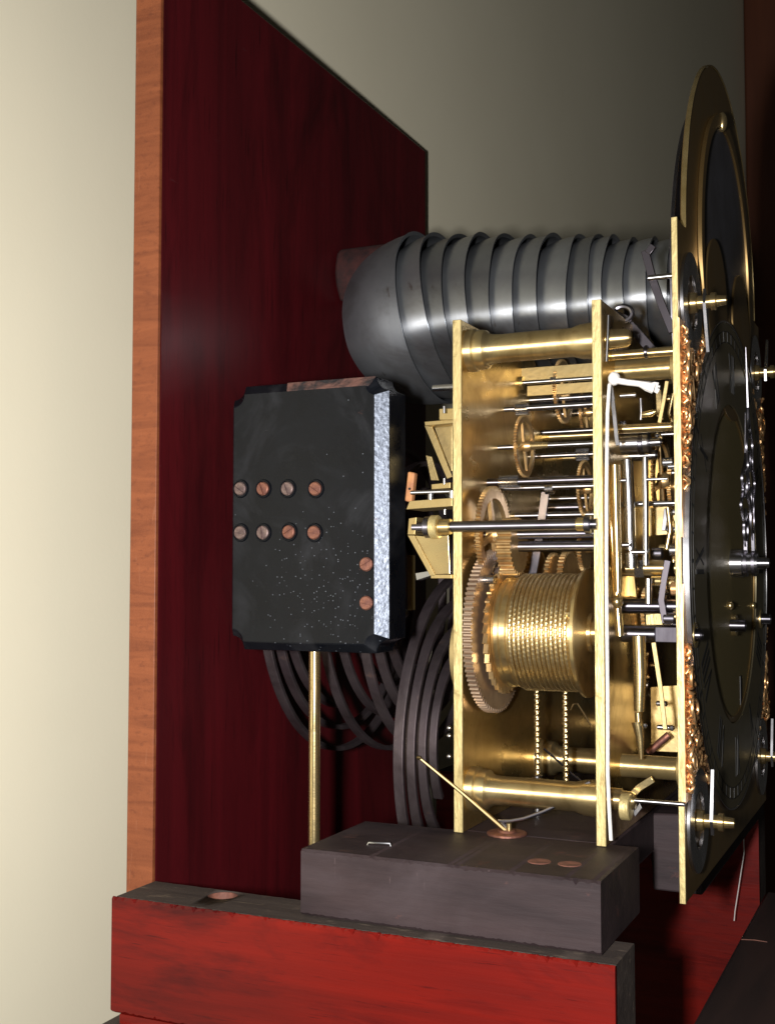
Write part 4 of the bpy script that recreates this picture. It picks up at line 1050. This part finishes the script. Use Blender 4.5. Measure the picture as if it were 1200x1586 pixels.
hand(R_(-9), 0.112, DX + 0.0125, 'minute_hand', 0.10, 0.0013)
hand(R_(4), 0.080, DX + 0.0085, 'hour_hand', 0.16, 0.0015)

# ================================================================ SMALL LOOSE THINGS
# white cord hanging beside the front plate
pc = thing('pull_cord', at(948, 1303, Y=0.4965), 'white knotted cord hanging down the edge of the front plate', 'cord')
Yc_ = 0.4958
pts = [at(948, 588, Y=0.503), at(943.5, 596, Y=0.499), at(940.5, 640, Y=Yc_), at(939, 760, Y=Yc_), at(939, 900, Y=Yc_), at(940, 1000, Y=Yc_), at(941, 1100, Y=Yc_), at(941, 1200, Y=Yc_), at(943, 1250, Y=Yc_), at(946, 1302, Y=Yc_)]
MB().tube(pts, 0.0008, 8).build('strand', 'cord', pc)
MB().ball(at(951, 586, Y=0.5015), 0.0026, (1, 1, 1.2), 12).build('knot', 'cord', pc)
pts = [at(955, 589, Y=0.501), at(972, 592, Y=0.501), at(990, 594, Y=0.502), at(1002, 598, Y=0.502), at(1012, 601, Y=0.503)]
MB().tube(pts, [0.0014, 0.0013, 0.0013, 0.0021, 0.0024], 8).build('tail', 'cord', pc)
for k in range(7):
    a = at(1006, 596 + k * 1.6, Y=0.5015 + 0.0005 * k); b = at(1021 + random.uniform(-3, 3), 594 + k * 2.4, Y=0.502 + 0.0006 * k)
    MB().tube([a, (a + b) / 2 + Vector((0, 0, 0.0006)), b], 0.00045, 5).build('frayed_strand', 'cord', pc)

# wire pin with copper washer on the seat block
w0 = at(785, 1293, Z=SB[5])
wp = thing('wire_stay', (w0.x, w0.y, SB[5]), 'bent brass wire stay pinned to the dark block by a copper washer', 'wire')
MB().lathe([(0.0001, 0), (0.0001, 0.0088), (0.0009, 0.0088), (0.0012, 0.0080), (0.0012, 0)], (w0.x, w0.y, SB[5]), (0, 0, 1), 36).build('washer', 'copper', wp)
MB().lathe([(0.0012, 0), (0.0012, 0.0042), (0.0020, 0.0036), (0.0020, 0)], (w0.x, w0.y, SB[5]), (0, 0, 1), 24).build('washer', 'copper', wp)
MB().cyl((w0.x + 0.001, w0.y, SB[5] + 0.0020), (w0.x + 0.001, w0.y, SB[5] + 0.0050), 0.0012).build('pin', 'brass', wp)
yw = w0.y
P1 = at(649, 1174, Y=yw - 0.012); P2 = at(783, 1287, Y=yw)
MB().tube([P1, (P1 + P2) / 2 + Vector((0, 0, 0.0004)), P2], [0.0007, 0.0009, 0.0012], 8).build('straight_wire', 'wire', wp)
MB().ball(P1, 0.0013, (1, 1, 0.8), 8).build('wire_end', 'wire', wp)
cur = [(787, 1283), (776, 1276), (772, 1272), (790, 1272), (812, 1268), (840, 1258), (866, 1246), (880, 1236), (888, 1226), (900, 1218), (914, 1212)]
MB().tube([at(u, v, Y=yw + 0.002 * k / 10) for k, (u, v) in enumerate(cur)], 0.00085, 8).build('curved_wire', 'dark_steel', wp, smooth=60)
# fine dark wires crossing the lower pillars
lw = thing('loose_wire', at(880, 1205, Y=0.575), 'thin dark wire behind the lower pillar', 'wire')
MB().tube([at(u, v, Y=0.565) for u, v in ((842, 1160), (856, 1172), (872, 1186), (886, 1200), (902, 1212))], 0.0006, 6).build('strand', 'black_steel', lw)
MB().tube([at(u, v, Y=0.565) for u, v in ((884, 1100), (888, 1091), (894, 1090), (904, 1106), (915, 1124))], 0.0005, 6).build('strand', 'wire', lw)
# staple on the block
p = at(587, 1310, Z=SB[5]); q = at(606, 1311, Z=SB[5]); r = at(569, 1309, Z=SB[5])
st = MB().tube([r + Vector((0, 0, -0.0005)), r + Vector((0.0006, 0, 0.0010)), q + Vector((-0.0006, 0, 0.0010)), q + Vector((0, 0, -0.0005))], 0.0006, 8).build('staple', 'steel')
tag(st, 'small pale staple lying on the dark block below the gong block', 'staple')
# crumbs on the block
# white line hanging at the far right
a = at(1152, 1322, Y=0.79); b = at(1138, 1412, Y=0.79)
hl = MB().tube([a + Vector((0, 0, 0.03)), a, b, b + Vector((-0.0006, 0, -0.006))], 0.00032, 6).build('hanging_line', 'cord')
tag(hl, 'thin pale line hanging before the far red case side', 'line')
